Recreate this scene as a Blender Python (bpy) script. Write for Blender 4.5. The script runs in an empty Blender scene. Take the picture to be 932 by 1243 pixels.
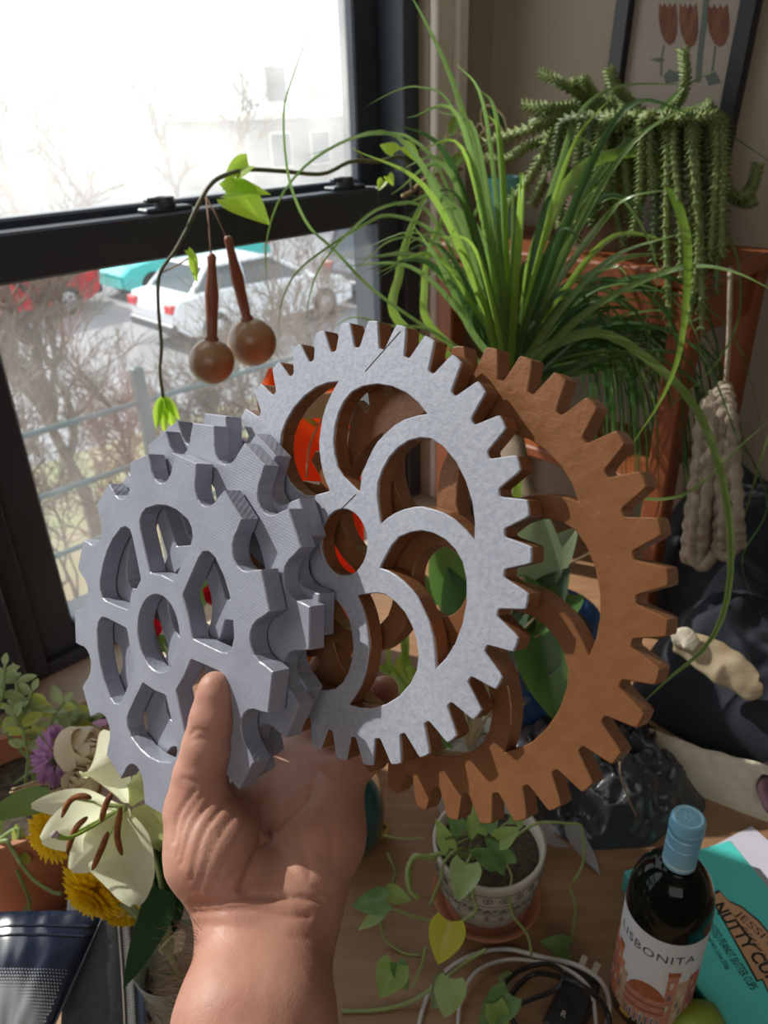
import bpy, math, random
import numpy as np
from mathutils import Vector, noise
random.seed(7)
C = bpy.context.scene.collection
SC = bpy.context.scene
# ------------------------------------------------------------------ camera, world, sun, exposure
CAM = np.array([0.0, 0.0, 1.45])
_p, _r = math.radians(28), math.radians(1.77)
_R0, _U0 = np.array([1, 0, 0.0]), np.array([0, math.sin(_p), math.cos(_p)])
CF = np.array([0, math.cos(_p), -math.sin(_p)])
CR = _R0 * math.cos(_r) - _U0 * math.sin(_r)
CU = _U0 * math.cos(_r) + _R0 * math.sin(_r)
FPX = 930.0
cd = bpy.data.cameras.new('camera')
cam = bpy.data.objects.new('camera', cd)
C.objects.link(cam)
SC.camera = cam
cd.sensor_fit = 'VERTICAL'
cd.sensor_height = 36
cd.sensor_width = 36
cd.lens = FPX / 1243 * 36
cd.clip_start = 0.02
cd.clip_end = 200
cd.dof.use_dof = True
cd.dof.focus_distance = 0.36
cd.dof.aperture_fstop = 16
from mathutils import Matrix
cam.matrix_world = Matrix(((CR[0], CU[0], -CF[0], CAM[0]), (CR[1], CU[1], -CF[1], CAM[1]), (CR[2], CU[2], -CF[2], CAM[2]), (0, 0, 0, 1)))
SC.view_settings.view_transform = 'Standard'
SC.view_settings.look = 'None'
SC.view_settings.exposure = 0.0
SC.view_settings.gamma = 1
w = bpy.data.worlds.new('sky')
SC.world = w
w.use_nodes = True
bg = w.node_tree.nodes['Background']
bg.inputs[0].default_value = (0.93, 0.97, 1, 1)
bg.inputs[1].default_value = 1.7
sun = bpy.data.lights.new('sun', 'SUN')
sun.energy = 7.0
sun.angle = 0.012
sun.color = (1, 0.93, 0.82)
so = bpy.data.objects.new('sun', sun)
C.objects.link(so)
SAZ, SEL = math.radians(64), math.radians(38.5)
SUND = Vector((-math.sin(SAZ) * math.cos(SEL), math.cos(SAZ) * math.cos(SEL), math.sin(SEL)))
so.rotation_euler = SUND.to_track_quat('Z', 'Y').to_euler()
so.location = (-3, 3, 5)
fl = bpy.data.lights.new('fill_light', 'AREA')  # soft fill added behind the camera; stands for no lamp in the room
fl.shape = 'RECTANGLE'
fl.size, fl.size_y = 1.8, 1.4
fl.energy = 14
fl.color = (1.0, 0.95, 0.9)
fo = bpy.data.objects.new('fill_light', fl)
C.objects.link(fo)
fo.location = (-0.35, -1.5, 2.3)
fo.rotation_euler = (Vector((-0.35, -1.5, 2.3)) - Vector((0.05, 0.5, 1.1))).to_track_quat('Z', 'Y').to_euler()

# ------------------------------------------------------------------ placing helpers (measured points -> places in the room)
WT, WN, W0 = np.array([.717, .697, 0]), np.array([-.697, .717, 0]), np.array([-.48, .85, 0])
S0 = 0.909          # the corner, measured along the window wall
TZ = 0.73           # table top height


def ray(x, y): return CR * (x - 466) / FPX + CU * (621.5 - y) / FPX + CF
def Pd(x, y, d): return CAM + ray(x, y) * d


def Pz(x, y, z):
    d = ray(x, y)
    return CAM + d * (z - CAM[2]) / d[2]


def Pw(x, y, off=0.0):
    d = ray(x, y)
    return CAM + d * ((WN @ W0 + off) / (WN @ d))


def P2(x, y, off=0.0):
    d = ray(x, y)
    return CAM + d * ((S0 + off - (CAM - W0) @ WT) / (WT @ d))


def W(s, off, z): return W0 + WT * s + WN * off + np.array([0, 0, z])
def V(*a): return np.array(a, float)
def unit(v): return v / (np.linalg.norm(v) + 1e-12)


# ------------------------------------------------------------------ materials
def mat(name, col, rough=0.5, metal=0.0, col2=None, nscale=20.0, bump=0.0, bscale=60.0, trans=0.0, sss=0.0, spec=0.5, stretch=None, translucent=0.0, tcol=None, coat=0.0, ramp=(0.35, 0.65), ior=None, detail=4.0):
    m = bpy.data.materials.new(name)
    m.use_nodes = True
    nt = m.node_tree
    b = nt.nodes['Principled BSDF']
    L = nt.links.new
    b.inputs['Base Color'].default_value = (*col, 1)
    b.inputs['Roughness'].default_value = rough
    b.inputs['Metallic'].default_value = metal
    b.inputs['Transmission Weight'].default_value = trans
    b.inputs['Specular IOR Level'].default_value = spec
    b.inputs['Coat Weight'].default_value = coat
    if ior: b.inputs['IOR'].default_value = ior
    if sss:
        b.inputs['Subsurface Weight'].default_value = sss
        b.inputs['Subsurface Radius'].default_value = (0.012, 0.004, 0.002)
        b.inputs['Subsurface Scale'].default_value = 0.5
    tc = mp = None
    if col2 is not None or bump:
        tc = nt.nodes.new('ShaderNodeTexCoord')
        mp = nt.nodes.new('ShaderNodeMapping')
        L(tc.outputs['Object'], mp.inputs['Vector'])
        if stretch: mp.inputs['Scale'].default_value = stretch
    colsock = None
    if col2 is not None:
        n = nt.nodes.new('ShaderNodeTexNoise')
        n.inputs['Scale'].default_value = nscale
        n.inputs['Detail'].default_value = detail
        L(mp.outputs[0], n.inputs['Vector'])
        r = nt.nodes.new('ShaderNodeValToRGB')
        r.color_ramp.elements[0].position = ramp[0]
        r.color_ramp.elements[1].position = ramp[1]
        r.color_ramp.elements[0].color = (*col, 1)
        r.color_ramp.elements[1].color = (*col2, 1)
        L(n.outputs['Fac'], r.inputs['Fac'])
        colsock = r.outputs['Color']
        L(colsock, b.inputs['Base Color'])
    nb = None
    if bump:
        n2 = nt.nodes.new('ShaderNodeTexNoise')
        n2.inputs['Scale'].default_value = bscale
        n2.inputs['Detail'].default_value = 6
        L(mp.outputs[0], n2.inputs['Vector'])
        nb = nt.nodes.new('ShaderNodeBump')
        nb.inputs['Strength'].default_value = bump
        nb.inputs['Distance'].default_value = 0.002
        L(n2.outputs['Fac'], nb.inputs['Height'])
        L(nb.outputs[0], b.inputs['Normal'])
    if translucent:
        t = nt.nodes.new('ShaderNodeBsdfTranslucent')
        t.inputs['Color'].default_value = (*(tcol or col), 1)
        mx = nt.nodes.new('ShaderNodeMixShader')
        mx.inputs[0].default_value = translucent
        L(b.outputs[0], mx.inputs[1])
        L(t.outputs[0], mx.inputs[2])
        L(mx.outputs[0], nt.nodes['Material Output'].inputs['Surface'])
    return m


def layered(m, scale, strength, direction='Z'):
    """adds the fine parallel ridges of printed plastic"""
    nt = m.node_tree
    b = nt.nodes['Principled BSDF']
    tc = nt.nodes.new('ShaderNodeTexCoord')
    wv = nt.nodes.new('ShaderNodeTexWave')
    wv.bands_direction = direction
    wv.inputs['Scale'].default_value = scale
    wv.inputs['Distortion'].default_value = 0.3
    nt.links.new(tc.outputs['Object'], wv.inputs['Vector'])
    bp = nt.nodes.new('ShaderNodeBump')
    bp.inputs['Strength'].default_value = strength
    bp.inputs['Distance'].default_value = 0.0005
    nt.links.new(wv.outputs['Fac'], bp.inputs['Height'])
    if b.inputs['Normal'].links: nt.links.new(b.inputs['Normal'].links[0].from_socket, bp.inputs['Normal'])
    nt.links.new(bp.outputs[0], b.inputs['Normal'])
    return m


def pane_mat(name, clear, dust, tint=(0.95, 0.98, 1.0)):
    """window glass: mostly clear, a thin reflective skin, and dust that catches the sun"""
    m = bpy.data.materials.new(name)
    m.use_nodes = True
    nt = m.node_tree
    for n in list(nt.nodes): nt.nodes.remove(n)
    L = nt.links.new
    out = nt.nodes.new('ShaderNodeOutputMaterial')
    tr = nt.nodes.new('ShaderNodeBsdfTransparent')
    tr.inputs[0].default_value = (*tint, 1)
    gl = nt.nodes.new('ShaderNodeBsdfGlossy')
    gl.inputs['Roughness'].default_value = 0.03
    tl = nt.nodes.new('ShaderNodeBsdfTranslucent')
    tl.inputs[0].default_value = (1, 1, 1, 1)
    m1, m2 = nt.nodes.new('ShaderNodeMixShader'), nt.nodes.new('ShaderNodeMixShader')
    m1.inputs[0].default_value = 0.04
    tc = nt.nodes.new('ShaderNodeTexCoord')
    nz = nt.nodes.new('ShaderNodeTexNoise')
    nz.inputs['Scale'].default_value = 9
    nz.inputs['Detail'].default_value = 8
    L(tc.outputs['Object'], nz.inputs['Vector'])
    mr = nt.nodes.new('ShaderNodeMapRange')
    mr.inputs[1].default_value, mr.inputs[2].default_value = 0.3, 0.75
    mr.inputs[3].default_value, mr.inputs[4].default_value = clear, dust
    L(nz.outputs['Fac'], mr.inputs[0])
    L(tr.outputs[0], m1.inputs[1]); L(gl.outputs[0], m1.inputs[2])
    L(mr.outputs[0], m2.inputs[0])
    L(m1.outputs[0], m2.inputs[1]); L(tl.outputs[0], m2.inputs[2])
    L(m2.outputs[0], out.inputs[0])
    return m


def clear_mat(name, tint, amount, rough=0.05):
    """thin clear plastic or thin glass"""
    m = bpy.data.materials.new(name)
    m.use_nodes = True
    nt = m.node_tree
    b = nt.nodes['Principled BSDF']
    b.inputs['Base Color'].default_value = (*tint, 1)
    b.inputs['Roughness'].default_value = rough
    tr = nt.nodes.new('ShaderNodeBsdfTransparent')
    tr.inputs[0].default_value = (*tint, 1)
    mx = nt.nodes.new('ShaderNodeMixShader')
    mx.inputs[0].default_value = amount
    nt.links.new(tr.outputs[0], mx.inputs[1])
    nt.links.new(b.outputs[0], mx.inputs[2])
    nt.links.new(mx.outputs[0], nt.nodes['Material Output'].inputs['Surface'])
    return m


# ------------------------------------------------------------------ mesh helpers
class MB:
    def __init__(s): s.v, s.f = [], []

    def add(s, vs, fs):
        b = len(s.v)
        s.v += [tuple(map(float, q)) for q in vs]
        s.f += [tuple(i + b for i in q) for q in fs]
        return s

    def tube(s, pts, rad, seg=8, caps=True):
        pts = [np.array(q, float) for q in pts]
        n = len(pts)
        if not hasattr(rad, '__len__'): rad = [rad] * n
        t = [unit(pts[min(i + 1, n - 1)] - pts[max(i - 1, 0)]) for i in range(n)]
        a = np.array([0, 0, 1.0]) if abs(t[0][2]) < 0.9 else np.array([1.0, 0, 0])
        u = unit(np.cross(t[0], a))
        vs, fs = [], []
        for i in range(n):
            u = unit(u - t[i] * (u @ t[i]))
            w_ = np.cross(t[i], u)
            for k in range(seg):
                an = 2 * math.pi * k / seg
                vs.append(pts[i] + rad[i] * (u * math.cos(an) + w_ * math.sin(an)))
        for i in range(n - 1):
            for k in range(seg):
                k2 = (k + 1) % seg
                fs.append((i * seg + k, i * seg + k2, (i + 1) * seg + k2, (i + 1) * seg + k))
        if caps:
            fs.append(tuple(range(seg))[::-1])
            fs.append(tuple((n - 1) * seg + k for k in range(seg)))
        return s.add(vs, fs)

    def lathe(s, prof, c, axis=(0, 0, 1), seg=32, sx=1.0, a0=0.0, a1=2 * math.pi):
        c = np.array(c, float)
        ax = unit(np.array(axis, float))
        u = unit(np.cross(ax, [1, 0, 0] if abs(ax[0]) < .9 else [0, 1, 0]))
        w_ = np.cross(ax, u)
        vs, fs = [], []
        full = abs(a1 - a0 - 2 * math.pi) < 1e-6
        ns = seg if full else seg + 1
        for r, h in prof:
            for k in range(ns):
                an = a0 + (a1 - a0) * k / seg
                vs.append(c + ax * h + r * (u * math.cos(an) * sx + w_ * math.sin(an)))
        for i in range(len(prof) - 1):
            for k in range(seg):
                k2 = (k + 1) % ns
                fs.append((i * ns + k, i * ns + k2, (i + 1) * ns + k2, (i + 1) * ns + k))
        return s.add(vs, fs)

    def ball(s, c, r, seg=12, rings=8, scale=(1, 1, 1)):
        c = np.array(c, float)
        vs = [c + V(0, 0, -r * scale[2])]
        for i in range(1, rings):
            ph = -math.pi / 2 + math.pi * i / rings
            for k in range(seg):
                a = 2 * math.pi * k / seg
                vs.append(c + V(r * scale[0] * math.cos(ph) * math.cos(a), r * scale[1] * math.cos(ph) * math.sin(a), r * scale[2] * math.sin(ph)))
        vs.append(c + V(0, 0, r * scale[2]))
        fs = []
        for k in range(seg):
            k2 = (k + 1) % seg
            fs.append((0, 1 + k2, 1 + k))
            for i in range(rings - 2):
                a = 1 + i * seg
                fs.append((a + k, a + k2, a + seg + k2, a + seg + k))
            fs.append((1 + (rings - 2) * seg + k, 1 + (rings - 2) * seg + k2, len(vs) - 1))
        return s.add(vs, fs)

    def box(s, o, ex, ey, ez, bev=0.0):
        """corner o and three edge vectors; optional chamfer"""
        o, ex, ey, ez = [np.array(q, float) for q in (o, ex, ey, ez)]
        if bev <= 0:
            vs = [o + ex * i + ey * j + ez * k for k in (0, 1) for j in (0, 1) for i in (0, 1)]
            return s.add(vs, [(0, 2, 3, 1), (4, 5, 7, 6), (0, 1, 5, 4), (2, 6, 7, 3), (0, 4, 6, 2), (1, 3, 7, 5)])
        L = [np.linalg.norm(q) for q in (ex, ey, ez)]
        ux, uy, uz = ex / L[0], ey / L[1], ez / L[2]
        vs, fs = [], []
        ids = {}
        for ci in range(8):
            c = [(ci >> k) & 1 for k in range(3)]
            for ax in range(3):
                p = o.copy()
                for k, (uu, ll) in enumerate(zip((ux, uy, uz), L)):
                    d = 0 if k == ax else bev
                    p = p + uu * (ll - d if c[k] else d)
                ids[(ci, ax)] = len(vs)
                vs.append(p)
        for ax in range(3):
            a, b = [k for k in range(3) if k != ax]
            for sd in (0, 1):
                q = []
                for (i, j) in ((0, 0), (1, 0), (1, 1), (0, 1)):
                    q.append(ids[((sd << ax) | (i << a) | (j << b), ax)])
                fs.append(tuple(q))
            for i in (0, 1):
                for j in (0, 1):
                    c0 = (i << a) | (j << b)
                    c1 = c0 | (1 << ax)
                    fs.append((ids[(c0, a)], ids[(c1, a)], ids[(c1, b)], ids[(c0, b)]))
        for ci in range(8):
            fs.append((ids[(ci, 0)], ids[(ci, 1)], ids[(ci, 2)]))
        return s.add(vs, fs)

    def grid(s, fn, nu, nv, closed=False):
        vs = [fn(i / (nu - (0 if closed else 1)), j / (nv - 1)) for j in range(nv) for i in range(nu)]
        fs = []
        for j in range(nv - 1):
            for i in range(nu if closed else nu - 1):
                i2 = (i + 1) % nu
                fs.append((j * nu + i, j * nu + i2, (j + 1) * nu + i2, (j + 1) * nu + i))
        return s.add(vs, fs)

    def prism(s, poly, h):
        """flat outline given as 3-D points, pushed along vector h"""
        n = len(poly)
        h = np.array(h, float)
        vs = [np.array(q, float) for q in poly] + [np.array(q, float) + h for q in poly]
        return s.add(vs, [tuple(range(n))[::-1], tuple(range(n, 2 * n))] + [(i, (i + 1) % n, n + (i + 1) % n, n + i) for i in range(n)])


ORG = {}
def setp(o, **k):
    for a, b in k.items():
        if b is not None: o[a] = b


def thing(name, label, cat, loc, group=None):
    o = bpy.data.objects.new(name, None)
    o.empty_display_size = 0.02
    C.objects.link(o)
    o.location = tuple(map(float, loc))
    ORG[o.name] = np.array(loc, float)
    setp(o, label=label, category=cat, group=group)
    return o


def part(name, mb, m, parent=None, smooth=True, label=None, cat=None, group=None, kind=None, org=None, sub=0):
    me = bpy.data.meshes.new(name)
    vs = np.array(mb.v, float)
    if parent is not None: og = ORG[parent.name]
    elif org is not None: og = np.array(org, float)
    else:
        lo, hi = vs.min(0), vs.max(0)
        og = np.array([(lo[0] + hi[0]) / 2, (lo[1] + hi[1]) / 2, lo[2]])
    me.from_pydata([tuple(q) for q in (vs - og)], [], mb.f)
    me.update()
    if m: me.materials.append(m)
    if smooth:
        me.polygons.foreach_set('use_smooth', [True] * len(me.polygons))
    o = bpy.data.objects.new(name, me)
    C.objects.link(o)
    ORG[o.name] = og
    if parent is not None: o.parent = parent
    else: o.location = tuple(og)
    setp(o, label=label, category=cat, group=group, kind=kind)
    if sub:
        md = o.modifiers.new('round', 'SUBSURF')
        md.levels = md.render_levels = sub
    return o


def sharp(o, ang=40):
    """split the shading at hard edges"""
    me = o.data
    try: me.set_sharp_from_angle(angle=math.radians(ang))
    except Exception: pass
    return o


def spline(pts, n=24):
    """Catmull-Rom through 3-D points"""
    P = [np.array(q, float) for q in pts]
    if len(P) == 2: return [P[0] + (P[1] - P[0]) * i / (n - 1) for i in range(n)]
    P = [2 * P[0] - P[1]] + P + [2 * P[-1] - P[-2]]
    m = len(P) - 3
    out = []
    for i in range(n):
        t = i / (n - 1) * m
        k = min(int(t), m - 1)
        t -= k
        a, b, c, d = P[k:k + 4]
        out.append(0.5 * ((2 * b) + (c - a) * t + (2 * a - 5 * b + 4 * c - d) * t * t + (3 * b - a - 3 * c + d) * t ** 3))
    return out


def flat_shape(name, outer, holes, z0, z1, M, o, m, parent, bevel=0.0004):
    """a plate with holes: 2-D outlines filled and given thickness, set into the plane (M columns, origin o)"""
    cu = bpy.data.curves.new('outline', 'CURVE')
    cu.dimensions = '2D'
    cu.fill_mode = 'BOTH'
    cu.extrude = max((z1 - z0) / 2 - bevel, 1e-5)
    cu.bevel_depth = bevel
    cu.bevel_resolution = 0
    for lp in [outer] + holes:
        sp = cu.splines.new('POLY')
        sp.points.add(len(lp) - 1)
        for q, (x, y) in zip(sp.points, lp): q.co = (x, y, 0, 1)
        sp.use_cyclic_u = True
    t = bpy.data.objects.new('outline', cu)
    C.objects.link(t)
    dg = bpy.context.evaluated_depsgraph_get()
    me0 = bpy.data.meshes.new_from_object(t.evaluated_get(dg))
    mb = MB()
    vs = [np.array(v.co) for v in me0.vertices]
    mb.v = [tuple(o + M[:, 0] * v[0] + M[:, 1] * v[1] + M[:, 2] * (v[2] + (z0 + z1) / 2)) for v in vs]
    mb.f = [tuple(p.vertices) for p in me0.polygons]
    C.objects.unlink(t)
    bpy.data.objects.remove(t)
    bpy.data.curves.remove(cu)
    bpy.data.meshes.remove(me0)
    ob = part(name, mb, m, parent, smooth=False)
    return ob


def text_mesh(s, size, spacing=1.0, res=3, offset=0.0):
    cu = bpy.data.curves.new('lettering', 'FONT')
    cu.body = s
    cu.size = size
    cu.space_character = spacing
    cu.resolution_u = res
    cu.offset = offset
    cu.align_x = 'LEFT'
    t = bpy.data.objects.new('lettering', cu)
    C.objects.link(t)
    dg = bpy.context.evaluated_depsgraph_get()
    me0 = bpy.data.meshes.new_from_object(t.evaluated_get(dg))
    vs = np.array([v.co[:] for v in me0.vertices])
    fs = [tuple(p.vertices) for p in me0.polygons]
    C.objects.unlink(t)
    bpy.data.objects.remove(t)
    bpy.data.curves.remove(cu)
    return vs, fs


def blade(pts, wid, up, fold=0.25, n=26, twist=0.0):
    """a strap leaf: V-folded ribbon along a smooth curve, broad to a point, with a little thickness"""
    P = spline(pts, n)
    mb = MB()
    vs, fs = [], []
    for i, q in enumerate(P):
        t = unit(P[min(i + 1, n - 1)] - P[max(i - 1, 0)])
        a = i / (n - 1)
        s = unit(np.cross(t, up))
        nn = np.cross(s, t)
        tw = twist * a
        s, nn = s * math.cos(tw) + nn * math.sin(tw), nn * math.cos(tw) - s * math.sin(tw)
        wv = wid * min(1, 0.65 + a * 2) * max(0.04, (1 - a ** 2.2)) / 2
        vs += [q - s * wv + nn * wv * fold, q, q + s * wv + nn * wv * fold]
    for i in range(n - 1):
        for k in (0, 1):
            fs.append((3 * i + k, 3 * i + k + 1, 3 * i + k + 4, 3 * i + k + 3))
    return mb.add(vs, fs)


def leaf(base, d, up, L, wd, shape='heart', cup=0.15, bend=0.25, nu=9, nv=12, wave=0.0):
    """a leaf blade from its base along d, face towards up"""
    d = unit(np.array(d, float))
    s = unit(np.cross(d, up))
    nn = np.cross(s, d)
    base = np.array(base, float)

    def prof(t):
        if shape == 'heart': return (math.sin(math.pi * min(1, (t * 0.92 + 0.08)) ** 0.62) ** 0.85) * (1 - 0.12 * t)
        if shape == 'lance': return math.sin(math.pi * (t * 0.98 + 0.01) ** 0.8) ** 0.9
        if shape == 'petal': return (math.sin(math.pi * (0.08 + t * 0.9) ** 0.95) ** 0.75)
        return math.sin(math.pi * (t * 0.96 + 0.02)) ** 0.75

    def fn(u, t):
        x = (u - 0.5) * 2
        back = -0.13 * L * abs(x) ** 1.5 * (1 - t) ** 3 if shape == 'heart' else 0
        wv = wave * math.sin(t * 14 + x * 2) * abs(x) * wd
        return base + d * (L * t + back) * 1.0 + s * (x * wd / 2 * prof(t)) + nn * (cup * wd * x * x * prof(t) - bend * L * t * t + wv - (0.03 * wd if abs(x) < 0.05 else 0))
    return MB().grid(fn, nu, nv)
# ------------------------------------------------------------------ room
M_wall = mat('cream_paint', (0.34, 0.29, 0.22), 0.7, col2=(0.37, 0.315, 0.24), nscale=3, bump=0.15, bscale=90)
M_ceil = mat('ceiling_paint', (0.7, 0.68, 0.63), 0.8)
M_floor = mat('floor_wood', (0.20, 0.11, 0.06), 0.45, col2=(0.28, 0.16, 0.09), nscale=5, stretch=(1, 12, 1))
M_black = mat('hazed_black_metal', (0.036, 0.045, 0.062), 0.4, col2=(0.045, 0.055, 0.074), nscale=14, bump=0.1)  # black frame, its blue-grey lift is lens haze put into the colour
M_casing = mat('white_gloss_paint', (0.74, 0.69, 0.62), 0.4, col2=(0.68, 0.62, 0.55), nscale=8)
M_sill = mat('pale_sill', (0.55, 0.46, 0.36), 0.55, col2=(0.44, 0.36, 0.28), nscale=18, bump=0.2)
M_pane_u = pane_mat('dusty_hazed_glass', 0.09, 0.24)  # dust, raised in the upper pane to stand in for the glare
M_pane_l = pane_mat('clear_glass', 0.012, 0.04)


def wbox(mb, s0, s1, o0, o1, z0, z1, bev=0.0):
    return mb.box(W(s0, o0, z0), WT * (s1 - s0), WN * (o1 - o0), V(0, 0, z1 - z0), bev)


mb = MB()
OI, OO = -0.04, 0.14
SB, OB = -2.2, -3.3          # far end of the room along the window wall, and its depth
wbox(mb, SB, S0, OI, OO, 0, 0.745)
wbox(mb, SB, S0, OI, OO, 2.36, 2.6)
wbox(mb, SB, -1.0, OI, OO, 0.745, 2.36)
wbox(mb, 0.755, S0, OI, OO, 0.745, 2.36)
part('wall_left', mb, M_wall, smooth=False, kind='structure')
part('wall_right', wbox(MB(), S0, S0 + 0.1, OB, OI + 0.18, 0, 2.6), M_wall, smooth=False, kind='structure')
part('wall_back', wbox(MB(), SB, S0 + .1, OB - 0.1, OB, 0, 2.6), M_wall, smooth=False, kind='structure')
part('wall_front', wbox(MB(), SB - 0.1, SB, OB - .1, OO, 0, 2.6), M_wall, smooth=False, kind='structure')
part('floor', wbox(MB(), SB - .1, S0 + .1, OB - .1, OO, -0.1, 0), M_floor, smooth=False, kind='structure')
part('ceiling', wbox(MB(), SB - .1, S0 + .1, OB - .1, OO, 2.6, 2.7), M_ceil, smooth=False, kind='structure')


def window(name, s0, s1, label):
    root = bpy.data.objects.new(name, None)
    C.objects.link(root)
    root.location = tuple(W((s0 + s1) / 2, 0, 0.765))
    ORG[root.name] = W((s0 + s1) / 2, 0, 0.765)
    root['kind'] = 'structure'
    root['label'] = label
    z0, z1 = 0.765, 2.36
    f = 0.035
    fr = MB()
    wbox(fr, s0, s0 + f, -0.02, 0.11, z0, z1, .002)
    wbox(fr, s1 - f, s1, -0.02, 0.11, z0, z1, .002)
    wbox(fr, s0 + f, s1 - f, -0.02, 0.11, z0, z0 + 0.02, .002)
    wbox(fr, s0 + f, s1 - f, -0.02, 0.11, z1 - f, z1, .002)
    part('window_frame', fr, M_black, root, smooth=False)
    a, b = s0 + f, s1 - f
    st = 0.05
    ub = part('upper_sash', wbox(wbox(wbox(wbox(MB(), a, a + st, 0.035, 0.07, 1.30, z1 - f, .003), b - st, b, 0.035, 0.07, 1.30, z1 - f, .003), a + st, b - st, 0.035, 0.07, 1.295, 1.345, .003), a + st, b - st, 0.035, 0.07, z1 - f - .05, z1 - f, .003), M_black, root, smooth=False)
    part('pane', wbox(MB(), a + st - .004, b - st + .004, 0.050, 0.054, 1.34, z1 - f - .046), M_pane_u, ub, smooth=False)
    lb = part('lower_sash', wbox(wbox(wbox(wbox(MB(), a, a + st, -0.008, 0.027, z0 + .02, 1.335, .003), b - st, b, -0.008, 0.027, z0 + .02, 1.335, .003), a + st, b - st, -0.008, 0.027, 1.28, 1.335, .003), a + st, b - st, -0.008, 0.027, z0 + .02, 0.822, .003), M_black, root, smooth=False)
    part('pane', wbox(MB(), a + st - .004, b - st + .004, 0.008, 0.012, 0.818, 1.285), M_pane_l, lb, smooth=False)
    for q in (0.42, 0.86):
        sc = a + (b - a) * q
        lk = MB()
        wbox(lk, sc - .034, sc + .034, 0.0, 0.025, 1.335, 1.341, .002)
        lk.lathe([(0, 0.012), (.012, .012), (.014, .006), (.014, 0)], W(sc, 0.012, 1.341), seg=16)
        wbox(lk, sc - .028, sc + .002, 0.006, 0.018, 1.347, 1.353, .002)
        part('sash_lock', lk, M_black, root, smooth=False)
    return root


window('window_1', -0.035, 0.755, 'black double-hung sash window behind the gears')
window('window_2', -1.0, -0.165, 'unseen black double-hung sash window left of the mullion')  # out of view, added so direct sun reaches the gears
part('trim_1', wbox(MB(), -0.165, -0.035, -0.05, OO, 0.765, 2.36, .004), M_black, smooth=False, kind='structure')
tb = wbox(MB(), 0.755, 0.795, OI - .016, OI, 0.765, 2.40, .003)
wbox(tb, 0.795, 0.822, OI - .024, OI, 0.765, 2.40, .004)
part('trim_2', tb, M_casing, smooth=False, kind='structure')
part('trim_3', wbox(MB(), -1.02, 0.84, -0.105, 0.11, 0.742, 0.765, .003), M_sill, smooth=False, kind='structure')

# ------------------------------------------------------------------ street outside
GZ = -2.55
M_road = mat('asphalt', (0.20, 0.20, 0.21), 0.9, col2=(0.25, 0.25, 0.26), nscale=0.8, bump=.2, bscale=40)
M_yard = mat('dry_yard', (0.26, 0.20, 0.14), 0.95, col2=(0.20, 0.22, 0.11), nscale=1.4, bump=.6, bscale=25)


def gq(s0, s1, o0, o1, z, th=.1): return wbox(MB(), s0, s1, o0, o1, z - th, z)


part('street', gq(-60, 60, 8.6, 60, GZ), M_road, smooth=False, kind='structure')
part('yard', gq(-30, 30, 0.2, 8.6, GZ + .04), M_yard, smooth=False, kind='structure')
M_bark = mat('grey_bark', (0.17, 0.13, 0.11), 0.9, col2=(0.24, 0.19, 0.16), nscale=8)
M_twig = mat('twig_bark', (0.20, 0.145, 0.115), 0.9)


def bare_tree(name, label, base, h, levels, spread, thick, seed, group=None, lean=(0, 0, 0), nb=4):
    rnd = random.Random(seed)
    t = thing(name, label, 'tree' if 'tree' in name else 'shrub', base, group)
    tk, tw = MB(), MB()

    def grow(p, d, L, r, lv):
        pts = [p]
        dd = d
        for i in range(4):
            dd = unit(dd + V(*[rnd.uniform(-.28, .28) for _ in range(3)]) + V(0, 0, .05))
            pts.append(pts[-1] + dd * L / 4)
        rr = [r * (1 - .13 * i) for i in range(5)]
        (tk if lv >= levels - 1 else tw).tube(pts, rr, 6 if lv >= levels - 1 else 4, caps=False)
        if lv <= 0: return
        for k in range(nb + (1 if lv == levels else 0)):
            i = rnd.choice((1, 2, 3, 4, 4))
            a = unit(dd + V(rnd.uniform(-1, 1), rnd.uniform(-1, 1), rnd.uniform(-.45, .7)) * spread)
            grow(pts[i], a, L * rnd.uniform(.55, .85), max(r * .55, .0045), lv - 1)
    base = np.array(base, float)
    grow(base, unit(V(*lean) + V(0, 0, 1)), h, thick, levels)
    part('trunk', tk, M_bark, t)
    part('twigs', tw, M_twig, t, kind='stuff')
    return t


def yard(px, py, off, z=GZ):
    q = Pw(px, py, off)
    return V(q[0], q[1], z)


bare_tree('bare_tree', 'bare grey tree with forking trunk beyond the left of the window', yard(85, 480, 5.8), 1.45, 5, .8, .085, 3, nb=4)
bare_tree('bare_shrub', 'leafless tangled shrub behind the green fence post', yard(190, 480, 5.4), 0.95, 5, 1.0, .035, 5, nb=4)
bare_tree('bare_shrub', 'leafless shrub behind the two hanging wooden balls', yard(300, 480, 5.8), 0.95, 5, 1.0, .035, 8, nb=4)
bare_tree('bare_shrub', 'low leafless shrub at the bottom left corner of the window', yard(50, 560, 4.9), 0.8, 5, 1.1, .022, 11, nb=3)
bare_tree('bare_shrub', 'low leafless shrub below the fence rail, left of the grey gears', yard(140, 560, 4.9), 0.7, 5, 1.1, .02, 13, nb=3)
bare_tree('bare_shrub', 'leafless shrub growing between the fence post and the tree trunk', yard(130, 480, 6.6), 1.2, 5, 1.0, .04, 23, nb=4)
bare_tree('bare_shrub', 'leafless shrub in front of the dark car at the right of the window', yard(410, 480, 6.2), 1.0, 5, 1.0, .035, 29, nb=4)
bare_tree('bare_shrub', 'leafless shrub at the far left edge of the window view', yard(-20, 480, 5.4), 1.1, 5, .9, .03, 17, nb=4)
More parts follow.
